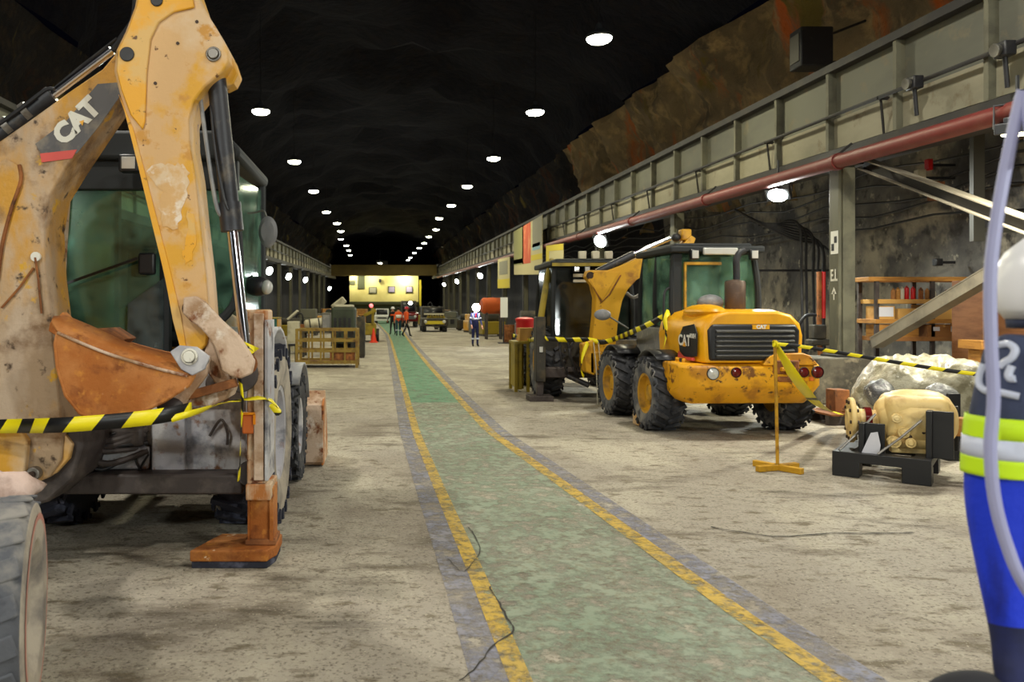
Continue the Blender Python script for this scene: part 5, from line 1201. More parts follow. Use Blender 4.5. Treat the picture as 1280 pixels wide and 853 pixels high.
for i, (px, m, h_) in enumerate([(1123, 'cardboard', 14), (1129, 'wood', 15), (1134, 'grubby_white', 16), (1140, 'red', 17), (1148, 'red', 16), (1158, 'rust_dark', 15), (1166, 'cardboard', 14), (1174, 'grubby_white', 12), (1190, 'lens_red', 12), (1198, 'rust_dark', 14)]):
    b = MB(); x = xq(px); b.lathe([(0, 0), (.036, 0), (.04, .01), (.04, h_*.0146-.05), (.03, h_*.0146-.03), (.016, h_*.0146-.02), (.016, h_*.0146), (0, h_*.0146)], (x, YQ+.15, zq(377)+.041), (0, 0, 1), 14)
    nmx = ['first', 'second', 'third', 'fourth', 'fifth', 'sixth', 'seventh', 'eighth', 'ninth', 'last'][i]
    tag(b.build('spray_can', m), '%s can from the left in the row on the rack shelf' % nmx, 'can', 'cans on the rack shelf')
# plywood crate and yellow beam
t = thing('plywood_crate', 'tall reddish plywood crate at the right behind the hanging cable', 'crate', (9.8, 12.6, 0))
x0_, x1_ = (1229-CX)*.0126, (1300-CX)*.0126
b = MB(); b.bx(x0_, x1_, 12.6, 13.3, .12, 2.16); b.build('panel_box', 'plywood', t, bevel=.006)
for x in (x0_+.03, x1_-.03):
    b = MB(); b.bx(x-.04, x+.04, 12.575, 12.6, .12, 2.16); b.build('batten', 'wood', t)
for x in (x0_+.05, (x0_+x1_)/2, x1_-.05):
    b = MB(); b.bx(x-.05, x+.05, 12.6, 13.3, 0, .12); b.build('bearer', 'wood', t)
b = MB(); b.box((P(1224, 431, 12.3)), (.30, .5, .14)); b.bx(P(1224, 431, 12.3).x-.1, P(1224, 431, 12.3).x+.1, 12.15, 12.4, 0, P(1224, 431, 12.3).z-.06)
tag(b.build('timber_trestle', 'wood', None, bevel=.008), 'short orange timber trestle left of the plywood crate', 'trestle')
# dark heap (tarpaulin) below the rack
b = MB(); b.ball((8.0, 11.6, .0), (.75, .55, .92), 32, 18, cut=0)
for v in b.bm.verts:
    if v.co.z > .02: v.co += V((noise.noise(v.co*2.3), noise.noise(v.co*2.3+V((5, 0, 0))), noise.noise(v.co*2.3+V((0, 5, 0)))))*.16
hb = BVHTree.FromBMesh(b.bm)
tag(b.build('tarpaulin_heap', 'black_cloth', None, smooth=80), 'dark crumpled tarpaulin heap below the box rack', 'tarpaulin')
for k in range(3):
    q = [V((7.62+.05*k, 11.5+.1*k, 2)), V((7.8+.05*k, 11.35+.08*k, 2)), V((8.05, 11.35+.1*k, 2)), V((8.25, 11.55+.1*k, 2))]; q = [(hb.ray_cast(p, V((0, 0, -1)))[0] or p)+V((0, 0, .02)) for p in bez(q, 6)]
    b = MB(); b.tube(q, .018, 8)
    tag(b.build('loose_hose', 'black_metal'), ['lowest', 'middle', 'topmost'][k]+' grey hose loop lying on the dark tarpaulin', 'hose', 'hoses on the tarpaulin')
# ------------------------------------------------------------------ wall clutter: cables, boxes, pipes
rnd = random.Random(11)
for k in range(8):
    x = 996+5*k+rnd.uniform(-5, 5); Y = 18.0; b = MB()
    b.tube(bez([P(960-6*k, 290-4*k, Y+1), P(985, 276+3*k, Y+.6), P(x+4, 285+4*k, Y+.4), P(x+6, 330+6*k, Y+.4), P(x+8, 440, Y+.3)], 7), .03, 6)
    tag(b.build('wall_cable', 'black_metal'), '%s black cable from the left of the bunch beside the marked column' % ['first', 'second', 'third', 'fourth', 'fifth', 'sixth', 'seventh', 'eighth'][k], 'cable', 'cables on the right wall')
t = thing('hose_reel_stand', 'pump stand with red riser hose left of the marked column', 'pump', P(1024, 460, 16.5))
b = MB(); b.tube([P(1024, 340, 16.5), P(1024, 400, 16.5), P(1026, 470, 16.5)], .05, 10); b.build('riser_pipe', 'rust_dark', t)
b = MB(); b.tube([P(1029, 340, 16.5), P(1029, 398, 16.5)], .045, 10); b.build('red_hose', 'red', t)
b = MB(); b.box(P(1022, 415, 16.5), (.25, .25, .3)); b.box(P(1026, 428, 16.5), (.5, .3, .12)); b.build('pump_body', 'mach_dark', t, bevel=.03)
b = MB(); b.tube(bez([P(1000, 440, 16.4), P(996, 415, 16.4), P(1006, 396, 16.4), P(1020, 394, 16.4)], 6), .035, 8); b.build('suction_hose', 'black_metal', t)
b = MB(); c = P(1024, 470, 16.5); b.bx(c.x-.4, c.x+.4, 16.2, 16.9, 0, c.z+.3); b.build('base_plinth', 'conc_block', t, bevel=.03)
# wall fittings above the braces
def wfit(px, py, size, m, lab, nm='junction_box', Y=15.5):
    c = P(px, py, Y); c = V((11.05, c.y, c.z)) if False else c
    t = thing(nm, lab, 'box', c, 0, 'fittings on the right wall')
    b = MB(); b.box(c, size); b.build('case', m, t, bevel=.015)
    b = MB(); b.box(c+V((-.02, -size[1]/2-.012, 0)), (size[0]*.8, .02, size[2]*.8)); b.build('lid', m, t, bevel=.008)
    b = MB(); b.beam(c+V((0, size[1]/2, 0)), V((11.1, c.y+size[1]/2, c.z)), .05, .05); b.build('wall_bracket', 'black_metal', t)
wfit(1170, 239, (.22, .2, .36), 'rust_dark', 'brown junction box above the descending brace')
wfit(1161, 206, (.10, .12, .22), 'red', 'small red fitting above the brown junction box')
wfit(1150, 222, (.16, .14, .30), 'grubby_white', 'pale fitting left of the brown junction box')
wfit(1172, 328, (.14, .12, .14), 'black_metal', 'small black bracket box above the rack', 'junction_box')
wfit(905, 338, (.3, .2, .3), 'black_metal', 'dark box on the wall right of the loader cab', 'junction_box', 19)
for k in range(5):
    z = 3.2+.28*k; b = MB(); pts = [V((11.0, y, z+.02*y+rnd.uniform(-.06, .06)-.12*math.sin(y*1.1+k))) for y in range(8, 60, 2)]
    b.tube(bez(pts, 2), .025, 6); tag(b.build('wall_cable', 'black_metal'), '%s sagging cable run along the right concrete wall' % ['lowest', 'second lowest', 'middle', 'second highest', 'highest'][k], 'cable', 'cables on the right wall')
t = thing('wall_bracket_post', 'grey vertical steel post fixed to the wall by the right edge', 'post', (11, 15.5, 2))
c = P(1224, 200, 14.2); b = MB(); b.bx(c.x-.1, c.x+.1, 14.2, 14.3, 2.9, 5.2); b.build('channel', 'galv', t); b = MB(); b.beam((c.x, 14.25, 3.1), (11.3, 14.25, 3.1), .08, .08); b.beam((c.x, 14.25, 4.9), (11.3, 14.25, 4.9), .08, .08); b.build('wall_arm', 'galv', t)
# ------------------------------------------------------------------ people
def figure(name, label, loc, rz, J, mats, sc=1.0, sub=2, group=None):
    """J: name -> (pos, radius); one continuous skinned surface, coloured by the nearest bone"""
    B = [('pelvis', 'waist', 1), ('waist', 'chest', 1), ('chest', 'neck', 1), ('neck', 'head', 2), ('head', 'crown', 2), ('head', 'nose', 2)]
    for q in 'LR':
        B += [('chest', 'sh'+q, 1), ('sh'+q, 'el'+q, 1), ('el'+q, 'wr'+q, 1), ('wr'+q, 'pa'+q, 2), ('pa'+q, 'kn'+q, 2),
              ('pelvis', 'hip'+q, 0), ('hip'+q, 'knee'+q, 0), ('knee'+q, 'an'+q, 0), ('an'+q, 'heel'+q, 3), ('an'+q, 'toe'+q, 3)]
        p, r = J['pa'+q]; k = V(J['kn'+q][0]); d = (k-V(p)).normalized(); side = V((1 if q == 'L' else -1, 0, 0))
        fw = J.get('fw'+q, V((0, -1, 0))); ac = d.cross(V(fw)).normalized()
        for i, (o, L) in enumerate(((-.030, .075), (-.010, .088), (.011, .082), (.031, .064))):
            nm = 'f%d%s' % (i, q)
            J[nm+'a'] = (k+ac*o, .0095); J[nm+'b'] = (k+ac*o+d*L*.5+V(fw)*.008, .0088); J[nm+'c'] = (k+ac*o+d*L*.85+V(fw)*L*.35, .0078)
            B += [('pa'+q, nm+'a', 2), (nm+'a', nm+'b', 2), (nm+'b', nm+'c', 2)]
        th = V(p)+V(fw)*.03; J['th'+q+'a'] = (th, .012); J['th'+q+'b'] = (th+V(fw)*.022+d*.04, .010); J['th'+q+'c'] = (th+V(fw)*.018+d*.068, .0085)
        B += [('pa'+q, 'th'+q+'a', 2), ('th'+q+'a', 'th'+q+'b', 2), ('th'+q+'b', 'th'+q+'c', 2)]
    names = ['pelvis']+[n for n in J if n != 'pelvis' and not n.startswith('fw')]; ix = {n: i for i, n in enumerate(names)}
    me = bpy.data.meshes.new('body'); me.from_pydata([V(J[n][0])*sc for n in names], [(ix[a], ix[c]) for a, c, _ in B], []); me.update()
    o = bpy.data.objects.new('tmp_body', me); COL.objects.link(o)
    o.modifiers.new('s', 'SKIN'); md = o.modifiers.new('u', 'SUBSURF'); md.levels = sub; md.render_levels = sub
    if not me.skin_vertices: pass
    sv = me.skin_vertices[0].data
    for n, i in ix.items():
        r = J[n][1]; r = r if isinstance(r, tuple) else (r, r); sv[i].radius = (r[0]*sc, r[1]*sc); sv[i].use_root = (n == 'pelvis')
    dg = bpy.context.evaluated_depsgraph_get(); nm = bpy.data.meshes.new_from_object(o.evaluated_get(dg)); bpy.data.objects.remove(o)
    nm.name = 'body'; nm.materials.clear()
    for m in mats: nm.materials.append(M[m])
    seg = [(V(J[a][0])*sc, V(J[c][0])*sc, m) for a, c, m in B]
    for f in nm.polygons:
        c = f.center; best = None
        for a, e, m in seg:
            t = max(0, min(1, (c-a).dot(e-a)/max(1e-9, (e-a).length_squared))); d = (a+(e-a)*t-c).length
            if best is None or d < best[0]: best = (d, m)
        f.material_index = best[1]; f.use_smooth = True
    root = thing(name, label, 'person', loc, rz, group)
    ob = bpy.data.objects.new('body', nm); COL.objects.link(ob); ob.parent = root
    return root, ob
def pose(stride=.0, arm=(0, 0), wide=1.0, el=None):
    J = {'pelvis': ((0, 0, .97), (.155*wide, .115)), 'waist': ((0, 0, 1.13), (.145*wide, .105)), 'chest': ((0, .01, 1.36), (.165*wide, .115)), 'neck': ((0, .0, 1.52), .058),
         'head': ((0, -.015, 1.645), (.078, .092)), 'crown': ((0, -.005, 1.72), (.07, .08)), 'nose': ((0, -.112, 1.63), .016)}
    for q, s_ in (('L', 1), ('R', -1)):
        st = stride*s_; ar = arm[0] if q == 'L' else arm[1]
        J['sh'+q] = ((s_*.175*wide, .01, 1.435), .068*wide); J['el'+q] = ((s_*.245*wide, .03-ar*.5, 1.15), .048*wide); J['wr'+q] = ((s_*.255*wide, -.04-ar*1.1, .925+abs(ar)*.15), .033)
        J['pa'+q] = ((s_*.255*wide, -.055-ar*1.25, .865+abs(ar)*.17), (.02, .034)); J['kn'+q] = ((s_*.255*wide, -.065-ar*1.32, .825+abs(ar)*.18), (.016, .032))
        J['hip'+q] = ((s_*.09, 0, .91), .098); J['knee'+q] = ((s_*.10, -st*.22-abs(stride)*.06, .50), .066); J['an'+q] = ((s_*.10, -st*.42+.02, .095+max(0, -st)*.06), .045)
        J['heel'+q] = ((s_*.10, -st*.42+.055, .045+max(0, -st)*.09), .042); J['toe'+q] = ((s_*.115, -st*.42-.13, .035), .036)
    return J
def hardhat(root, J, m, sc, brim=.15):
    c = V(J['crown'][0])*sc+V((0, -.005, -.03)); b = MB()
    b.lathe([(brim, -.005), (.118, .012), (.115, .04), (.10, .09), (.06, .125), (0, .135), ], c, (0, 0, 1), 24)
    h = b.build('helmet', m, root, local=True, solid=.006)
    b = MB(); b.box(c+V((0, -brim*.98, .004)), (.16, .07, .012)); b.build('peak', m, h, local=True, bevel=.004)
    return c
def ring(root, a, c, t, r, w_, m, nm='reflective_band', flat=1.0):
    a, c = V(a), V(c); d = (c-a).normalized(); p = a.lerp(c, t)
    b = MB(); b.lathe([(r, -w_/2), (r*1.02, 0), (r, w_/2)], (0, 0, 0), d, 24); 
    b.bm.transform(Matrix.Translation(p) @ Matrix.Diagonal((1, flat, 1, 1))); return b.build(nm, m, root, local=True, solid=.006)
def dress(root, J, sc, bm, chest=None, legs=True, arms=True):
    g = lambda n: V(J[n][0])*sc
    if chest: ring(root, g('waist'), g('chest'), .45, .185*sc, .07*sc, chest, flat=.78)
    for q in 'LR':
        if legs: ring(root, g('knee'+q), g('an'+q), .35, .078*sc, .07*sc, bm)
        if arms: ring(root, g('sh'+q), g('el'+q), .62, .070*sc, .06*sc, bm)
# man in blue with a glaring lamp
p0 = G(594, 433.5); J = pose(.08, (.15, .25)); r_, _ = figure('person', 'person in navy work suit with white bands and glaring headlamp, standing alone', (p0.x, p0.y, 0), .15, J, ['navy_cloth', 'navy_cloth', 'skin', 'black_cloth'], 1.0)
dress(r_, J, 1.0, 'silver', 'silver'); c = hardhat(r_, J, 'helmet_red', 1.0)
for sx in (-1, 1):
    b = MB(); b.box((sx*.13, -.13, 1.37), (.05, .02, .22), Matrix.Rotation(sx*.2, 3, 'Y')); b.build('shoulder_band', 'silver', r_, local=True, bevel=.008)
b = MB(); b.lathe([(0, -.08), (.06, -.08), (.10, -.02), (.10, 0), (0, 0)], c+V((0, -.16, .06)), (0, -1, 0), 20); hl = b.build('headlamp', 'black_plastic', r_, local=True)
b = MB(); b.lathe([(.17, .0), (.15, .06), (.08, .10), (0, .11)], c+V((0, -.16, .06)), (0, -1, 0), 20); b.build('lens', 'head_glow', hl, local=True)
b = MB(); b.tube([(0, -.115, 1.30), (0, -.12, 1.44), (.02, -.10, 1.52)], .025, 8); b.build('red_cord', 'red', r_, local=True)
# three people walking on the green path
for i, (px, py, rz, st_, top, leg, lab, bands, vest, hat) in enumerate([
    (491, 421, PI+.3, .45, 'black_cloth', 'black_cloth', 'person in dark clothes walking, leftmost of the three on the green path', None, None, 'helmet'),
    (498, 424, PI, -.30, 'orange_cloth', 'teal_cloth', 'person in orange shirt with broad white back band, middle of the three walkers', 'silver', 'white', 'hair'),
    (508, 424, PI-1.0, .85, 'orange_cloth', 'black_cloth', 'person in orange shirt and black trousers striding, rightmost of the three walkers', None, None, 'helmet_red')]):
    Y = (52, 49.5, 48.4)[i]; x = (px-CX)/F*Y; J = pose(st_, (.22*(-1)**i, -.2*(-1)**i))
    r_, _ = figure('person', lab, (x, Y, 0), rz, J, [leg, top, 'skin', 'black_cloth'], 1.0, 1, 'walkers on the green path')
    if hat == 'hair':
        b = MB(); b.ball((0, .0, 1.70), (.095, .108, .085), 14, 8); b.build('hair', 'hair', r_, local=True)
    else: hardhat(r_, J, hat, 1.0)
    if bands: dress(r_, J, 1.0, bands, None, True, False)
    if vest: ring(r_, V(J['waist'][0]), V(J['chest'][0]), .42, .195, .20, 'white', 'back_band', .78)
    if i == 0: ring(r_, V(J['waist'][0]), V(J['chest'][0]), .7, .19, .10, 'orange_cloth', 'chest_band', .78)
# ------------------------------------------------------------------ end of the hall: crane bridge and lit building
t = thing('crane_bridge', 'brown overhead crane bridge spanning the far end of the hall', 'crane', (0, 126, 7))
b = MB(); b.bx(-8.25, 8.25, 125, 125.5, 6.9, 8.55); b.build('girder', 'crane', t)
b = MB(); b.bx(-8.25, 8.25, 126.6, 127.1, 6.9, 8.55); b.build('girder', 'crane', t)
b = MB(); b.bx(-1.2, .6, 124.9, 127.2, 8.55, 9.2); b.build('trolley', 'girder_dark', t, bevel=.05)
for x in (-8.7, 8.7):
    b = MB(); b.bx(x-.3, x+.3, 124.2, 128, 8.25, 8.7); b.build('end_truck', 'girder_dark', t, bevel=.05)
BD = thing('site_building', 'cream lit two storey building closing the far end of the hall', 'building', (.7, 150, 0))
def xb(px, Y=150): return (px-CX)/F*Y
def zb_(py, Y=150): return H0-(py-CY)/F*Y
b = MB(); b.bx(xb(437), xb(523), 150, 158, 0, zb_(343)); b.build('wall', 'facade', BD)
b = MB(); b.bx(xb(434), xb(526), 149.2, 158.5, zb_(343), zb_(343)+.4); b.build('roof_slab', 'facade_trim', BD)
b = MB(); b.bx(xb(437), xb(523), 149.0, 150, zb_(379)-.25, zb_(379)+.25); b.build('gallery_beam', 'facade_trim', BD)
b = MB(); b.bx(xb(437), xb(523), 149.7, 149.99, 0, zb_(382)); b.build('dark_base', 'facade_trim', BD)
for x0_, x1_, y0_, y1_, m in ((461, 471, 359, 367, 'banner_grey'), (485, 494, 358, 366, 'pane_lilac'), (507, 516, 358, 366, 'pane_lilac')):
    b = MB(); b.bx(xb(x0_), xb(x1_), 149.88, 150, zb_(y1_), zb_(y0_)); wn = b.build('window', 'facade_trim', BD)
    b = MB(); b.bx(xb(x0_)+.15, xb(x1_)-.15, 149.82, 149.9, zb_(y1_)+.12, zb_(y0_)-.12); b.build('pane', m, wn)
b = MB(); b.bx(xb(447), xb(456), 149.86, 150, zb_(361), zb_(344)); b.build('dark_opening', 'facade_trim', BD)  # flat dark slab stands for the darkness of a window hole
b = MB(); b.bx(xb(437), xb(444), 149.86, 150, zb_(356), zb_(351)); b.build('dark_panel', 'facade_trim', BD)
b = MB(); b.bx(xb(475)-.25, xb(475)+.25, 149.5, 150, zb_(353), zb_(349)); b.build('wall_speaker', 'black_metal', BD)
for px in (441, 466, 505):
    b = MB(); b.bx(xb(px)-.7, xb(px)+.7, 148.6, 148.9, zb_(344.5), zb_(343.5)); fl = b.build('facade_lamp', 'warm_glow', BD)
    area('light', (xb(px), 148.4, zb_(344)), (0, .75, -.8), 800 if px == 505 else 380, 1.0, (1, .94, .66), BD)
b = MB(); b.bx(xb(524), xb(526.5), 150, 150.5, 0, zb_(350)); b.build('downpipe', 'banner_yellow', BD)
# ------------------------------------------------------------------ far vehicles and clutter
def vehicle(name, lab, cat, x0, x1, Y, L, h, m, wheelr, cabm=None, group=None, bonnet=.45, glassm='glass_dark', rimm='rim_yellow'):
    t = thing(name, lab, cat, ((x0+x1)/2, Y, 0), 0, group)
    r = wheelr
    b = MB(); b.prism([V((x0, y, z)) for y, z in [(Y, r*.9), (Y, h*.50), (Y+L*bonnet, h*.56), (Y+L*bonnet, r*1.0+.2), (Y+L, r*1.0), (Y+L, r*.8)]], (x1-x0, 0, 0)); b.build('body', m, t, bevel=.06)
    b = MB(); xa, xb2 = x0+.1, x1-.1; b.prism([V((xa, y, z)) for y, z in [(Y+L*bonnet, h*.5), (Y+L*bonnet+.15, h*.97), (Y+L*.92, h*.97), (Y+L*.97, h*.45)]], (xb2-xa, 0, 0)); cb = b.build('cab', cabm or m, t, bevel=.05)
    b = MB(); b.add([V((xa+.12, Y+L*bonnet-.012, h*.58)), V((xb2-.12, Y+L*bonnet-.012, h*.58)), V((xb2-.18, Y+L*bonnet+.12, h*.92)), V((xa+.18, Y+L*bonnet+.12, h*.92))], [(0, 1, 2, 3)]); b.build('windscreen', 'black_plastic', cb, solid=.01)
    b = MB(); b.bx(x0+.25, x1-.25, Y-.03, Y, h*.30, h*.42); b.build('grille', 'banner_yellow' if rimm == 'rim_yellow' else 'grille', t, bevel=.01)
    for sx in (x0+.2, x1-.2):
        for yy in (Y+r*1.3, Y+L-r*1.3):
            wheel(t, (sx-(x0+x1)/2, yy-Y, r), r, .3, -1 if sx < (x0+x1)/2 else 1, 0, 'rubber', rimm, 12, .55, True)
    for sx in (x0+.28, x1-.28):
        b = MB(); b.lathe([(0, 0), (.11, 0), (.12, .05), (0, .07)], (sx, Y-.01, h*.40), (0, -1, 0), 14); b.build('headlight', 'lens_clear', t)
    return t
Y = 58.0
v1 = vehicle('old_truck', 'old open works truck with yellow wheel and brown load right of the walkers', 'truck', xb(527, Y), xb(560, Y), Y, 4.2, 1.9, 'mach_dark', .45, 'mach_dark')
b = MB(); b.bx(xb(530, Y), xb(555, Y), Y-.12, Y+.0, 1.25, 1.36); b.build('bumper_rail', 'grubby_white', v1)
for k in range(7):
    b = MB(); x = xb(533+3.2*k, Y); b.prism([V((x, Y+.1, 1.0)), V((x+.14, Y+.1, 1.28)), V((x+.28, Y+.1, 1.0))], (0, .2, 0)); b.build('yellow_tooth', 'mach_yellow', v1)
v2 = vehicle('red_loader', 'dark red underground loader with lit lamp behind the walkers', 'loader', xb(501, 72), xb(523, 72), 72, 4.5, 2.5, 'lens_red', .6, 'mach_dark', rimm='frame_dark')
c = V((xb(513, 71.9), 71.9, H0-(379-CY)/F*71.9)); b = MB(); b.ball(c, .16, 12, 8); b.build('lamp', 'flood_glow', v2)
v3 = vehicle('white_van', 'white van seen square on at the end of the green path', 'van', xb(468, 92), xb(487, 92), 92, 4.5, 1.75, 'white', .32, 'white', bonnet=.12, rimm='galv')
v4 = vehicle('dumper', 'grey dumper parked beyond the old truck against the right wall', 'dumper', xb(556, 70), xb(578, 70), 70, 4.5, 1.6, 'olive', .55, 'mach_dark', rimm='frame_dark')
b = MB(); b.prism([V((xb(548, 66), 66, z0_)) for z0_ in ()], (0, 1, 0)) if False else None
# yellow-green machine and cone left of the path
Y = 40.5; t = thing('drill_jumbo', 'yellow green drilling rig with raised arm left of the walkers', 'rig', (xb(462, Y), Y, 0))
b = MB(); b.bx(xb(452, Y), xb(470, Y), Y, Y+2.4, .35, .95); b.build('body', 'mach_yellow', t, bevel=.06)
b = MB(); b.beam((xb(455, Y), Y-.1, 1.35), (xb(470, Y), Y-.3, 1.62), .1, .16); b.beam((xb(466, Y), Y, .9), (xb(466, Y), Y, 1.75), .14, .14); b.build('arm', 'mach_yellow', t, bevel=.02)
for sx in (-.36, .36):
    for yy in (.4, 2.0): wheel(t, (sx, yy, .32), .32, .2, 1 if sx > 0 else -1, 0, 'rubber', 'rim_yellow', 12, .5, True)
b = MB(); b.bx(xb(457, Y), xb(467, Y), Y+.6, Y+1.6, .95, 1.5); b.build('operator_seat', 'mach_dark', t, bevel=.05)
Y = 41; b = MB(); c = V((xb(467, 40), 40, 0)); b.lathe([(.0, .72), (.03, .72), (.16, .04), (.16, .0)], c, (0, 0, 1), 18); 
t = thing('traffic_cone', 'orange traffic cone standing left of the green path', 'cone', c); b.build('body', 'cone', t)
b = MB(); b.box(c+V((0, 0, .025)), (.42, .42, .05)); b.build('base', 'cone', t, bevel=.01)
t = thing('beacon_post', 'thin post with red beacon behind the drilling rig', 'beacon', (xb(464, 44), 44, 0))
b = MB(); b.cyl((xb(464, 44), 44, 0), (xb(464, 44), 44, 1.75), .03, n=8); b.build('post', 'galv', t); b = MB(); b.ball((xb(464, 44), 44, 1.86), .11, 12, 8); b.build('lens', 'red_glow', t)
# tall dark cabinet post
Y = 27.5; t = thing('tall_locker', 'tall grimy brown locker standing at the end of the yellow cage', 'locker', (xb(451, Y), Y, 0))
b = MB(); b.bx(xb(446, Y), xb(456, Y), Y, Y+.6, .05, 1.42); b.build('body', 'mach_dark', t, bevel=.015)
b = MB(); b.bx(xb(447, Y), xb(455, Y), Y-.015, Y, .12, 1.36); dr = b.build('door', 'mach_dark', t, bevel=.01); b = MB(); b.box((xb(454, Y), Y-.03, .8), (.02, .03, .12)); b.build('handle', 'black_metal', dr)
b = MB(); b.bx(xb(446, Y)+.02, xb(456, Y)-.02, Y+.03, Y+.57, 0, .05); b.build('plinth', 'frame_dark', t)
# yellow-brown stillage cage
Y = 23.0; t = thing('stillage_cage', 'yellow brown steel stillage cage on the floor, left middle distance', 'cage', (xb(408, Y), Y, 0))
xa, xc = xb(371, Y), xb(446, Y); zt_ = 1.12
for x in (xa, xc):
    for yy in (Y, Y+1.1):
        b = MB(); b.bx(x-.04, x+.04, yy-.04, yy+.04, 0, zt_); b.build('corner_post', 'cage', t)
for yy, nm in ((Y, 'front'), (Y+1.1, 'back')):
    for z in (.16, .48, .78, zt_-.03):
        b = MB(); b.beam((xa, yy, z), (xc, yy, z), .05, .07 if z > .2 else .10); b.build('%s_rail' % nm, 'cage', t)
    for k in range(1, 5):
        x = xa+(xc-xa)*k/5; b = MB(); b.beam((x, yy, .1), (x, yy, zt_-.03), .05, .04); b.build('%s_bar' % nm, 'cage', t)
b = MB(); b.bx(xa+(xc-xa)*.55, xc-.05, Y+.02, Y+.05, .12, .45); b.build('mesh_panel', 'rust_dark', t)
b = MB(); b.bx(xa, xc, Y, Y+1.1, .12, .16); b.build('floor_panel', 'rust_dark', t)
for x in (xa, xc):
    for z in (.16, .6, zt_-.03):
        b = MB(); b.beam((x, Y, z), (x, Y+1.1, z), .05, .05); b.build('side_rail', 'cage', t)
# green and yellow cabinet
Y = 27.2; t = thing('tool_cabinet', 'teal green cabinet with yellow side standing behind the near backhoe', 'cabinet', (xb(340, Y), Y, 0))
b = MB(); b.bx(xb(322, Y), xb(346, Y), Y, Y+1.0, .06, 1.36); bd_ = b.build('body', 'green_box', t, bevel=.01)
b = MB(); b.bx(xb(346, Y), xb(346, Y)+.03, Y+.03, Y+.97, .08, 1.34); sd2 = b.build('yellow_side', 'worn_yellow', t); b = MB(); b.bx(xb(346, Y)+.03, xb(346, Y)+.06, Y+.45, Y+.55, .4, 1.0); b.build('handle', 'black_metal', sd2)
b = MB(); b.bx(xb(322, Y)-.02, xb(346, Y)+.04, Y-.02, Y+1.0, 1.36, 1.40); b.build('top_panel', 'mach_yellow', t)
b = MB(); b.bx(xb(322, Y)+.05, xb(346, Y)-.05, Y+.05, Y+.9, 0, .06); b.build('plinth', 'frame_dark', t)
# white things behind the cage
Y = 30; t = thing('steel_cabinet', 'grubby white cabinet with open lid between green cabinet and cage', 'cabinet', (xb(366, Y), Y, 0))
b = MB(); b.bx(xb(359, Y), xb(373, Y), Y, Y+.6, .1, 1.22); b.build('body', 'grubby_white', t, bevel=.015)
b = MB(); b.beam((xb(359, Y), Y+.3, 1.3), (xb(371, Y), Y+.3, 1.62), .6, .06); b.build('lid', 'grubby_white', t)
b = MB(); [b.bx(x-.03, x+.03, yy-.03, yy+.03, 0, .1) for x in (xb(360, Y), xb(372, Y)) for yy in (Y+.05, Y+.55)]; b.build('feet', 'black_metal', t)
Y = 27; t = thing('work_stool', 'small dark stool standing left of the yellow cage', 'stool', (xb(364, 25.5), 25.5, 0)); Y = 25.5
b = MB(); b.bx(xb(360, Y), xb(370, Y), Y, Y+.28, .50, .58); b.build('seat', 'black_metal', t, bevel=.01)
for x in (xb(361, Y), xb(369, Y)):
    for yy in (Y+.03, Y+.25):
        b = MB(); b.bx(x-.018, x+.018, yy-.018, yy+.018, 0, .5); b.build('leg', 'black_metal', t)
Y = 28.0; t = thing('bench', 'low grimy bench behind the yellow cage carrying white tank and grey box', 'bench', (xb(400, Y), Y, 0))
b = MB(); b.bx(xb(377, Y), xb(442, Y), Y, Y+1.0, .86, .94); b.build('top', 'mach_dark', t, bevel=.01)
for x in (xb(379, Y), xb(440, Y)):
    for yy in (Y+.06, Y+.94):
        b = MB(); b.bx(x-.04, x+.04, yy-.04, yy+.04, 0, .86); b.build('leg', 'mach_dark', t)
t = thing('white_tank', 'white round tank with two black straps lying on the bench', 'tank', (xb(392, Y), Y+.4, .94))
b = MB(); b.lathe([(0, -.36), (.14, -.36), (.20, -.30), (.205, 0), (.20, .30), (.14, .36), (0, .36)], (xb(392, Y), Y+.4, 1.145), (1, .1, .15), 24); b.build('shell', 'grubby_white', t)
for o_ in (-.16, .16):
    b = MB(); d = V((1, .1, .15)).normalized(); b.lathe([(.211, -.02), (.211, .02)], V((xb(392, Y), Y+.4, 1.145))+d*o_, d, 24); b.build('strap', 'black_cloth', t, solid=.008)
t = thing('grey_machine_box', 'upright grey metal box on the bench right of the white tank', 'box', (xb(407, Y), Y+.3, .94))
b = MB(); b.bx(xb(402, Y), xb(413, Y), Y+.1, Y+.5, .94, 1.56); b.build('case', 'galv', t, bevel=.012); b = MB(); b.bx(xb(403, Y), xb(412, Y), Y+.08, Y+.1, 1.0, 1.48); b.build('front_panel', 'mirror_back', t)
Y = 30.5; t = thing('compressor', 'dark green compressor behind the right half of the yellow cage', 'compressor', (xb(430, Y), Y, 0))
b = MB(); b.bx(xb(414, Y), xb(444, Y), Y, Y+1.6, .35, 1.75); b.build('housing', 'olive', t, bevel=.08)
b = MB(); b.bx(xb(416, Y), xb(441, Y), Y+.1, Y+1.5, 1.75, 1.85); b.build('lid', 'grubby_white', t, bevel=.03)
for k in range(4):
    b = MB(); b.box((xb(419+6*k, Y), Y-.01, 1.0), (.10, .03, .7)); b.build('vent', 'black_plastic', t)
for sx in (-.35, .35): wheel(t, (sx, .4, .26), .26, .16, 1 if sx > 0 else -1, 0, 'rubber', 'mirror_back', 10, .5, True)
b = MB(); b.bx(xb(414, Y)+.1, xb(444, Y)-.1, Y+1.2, Y+1.4, 0, .35); b.build('stand', 'black_metal', t)
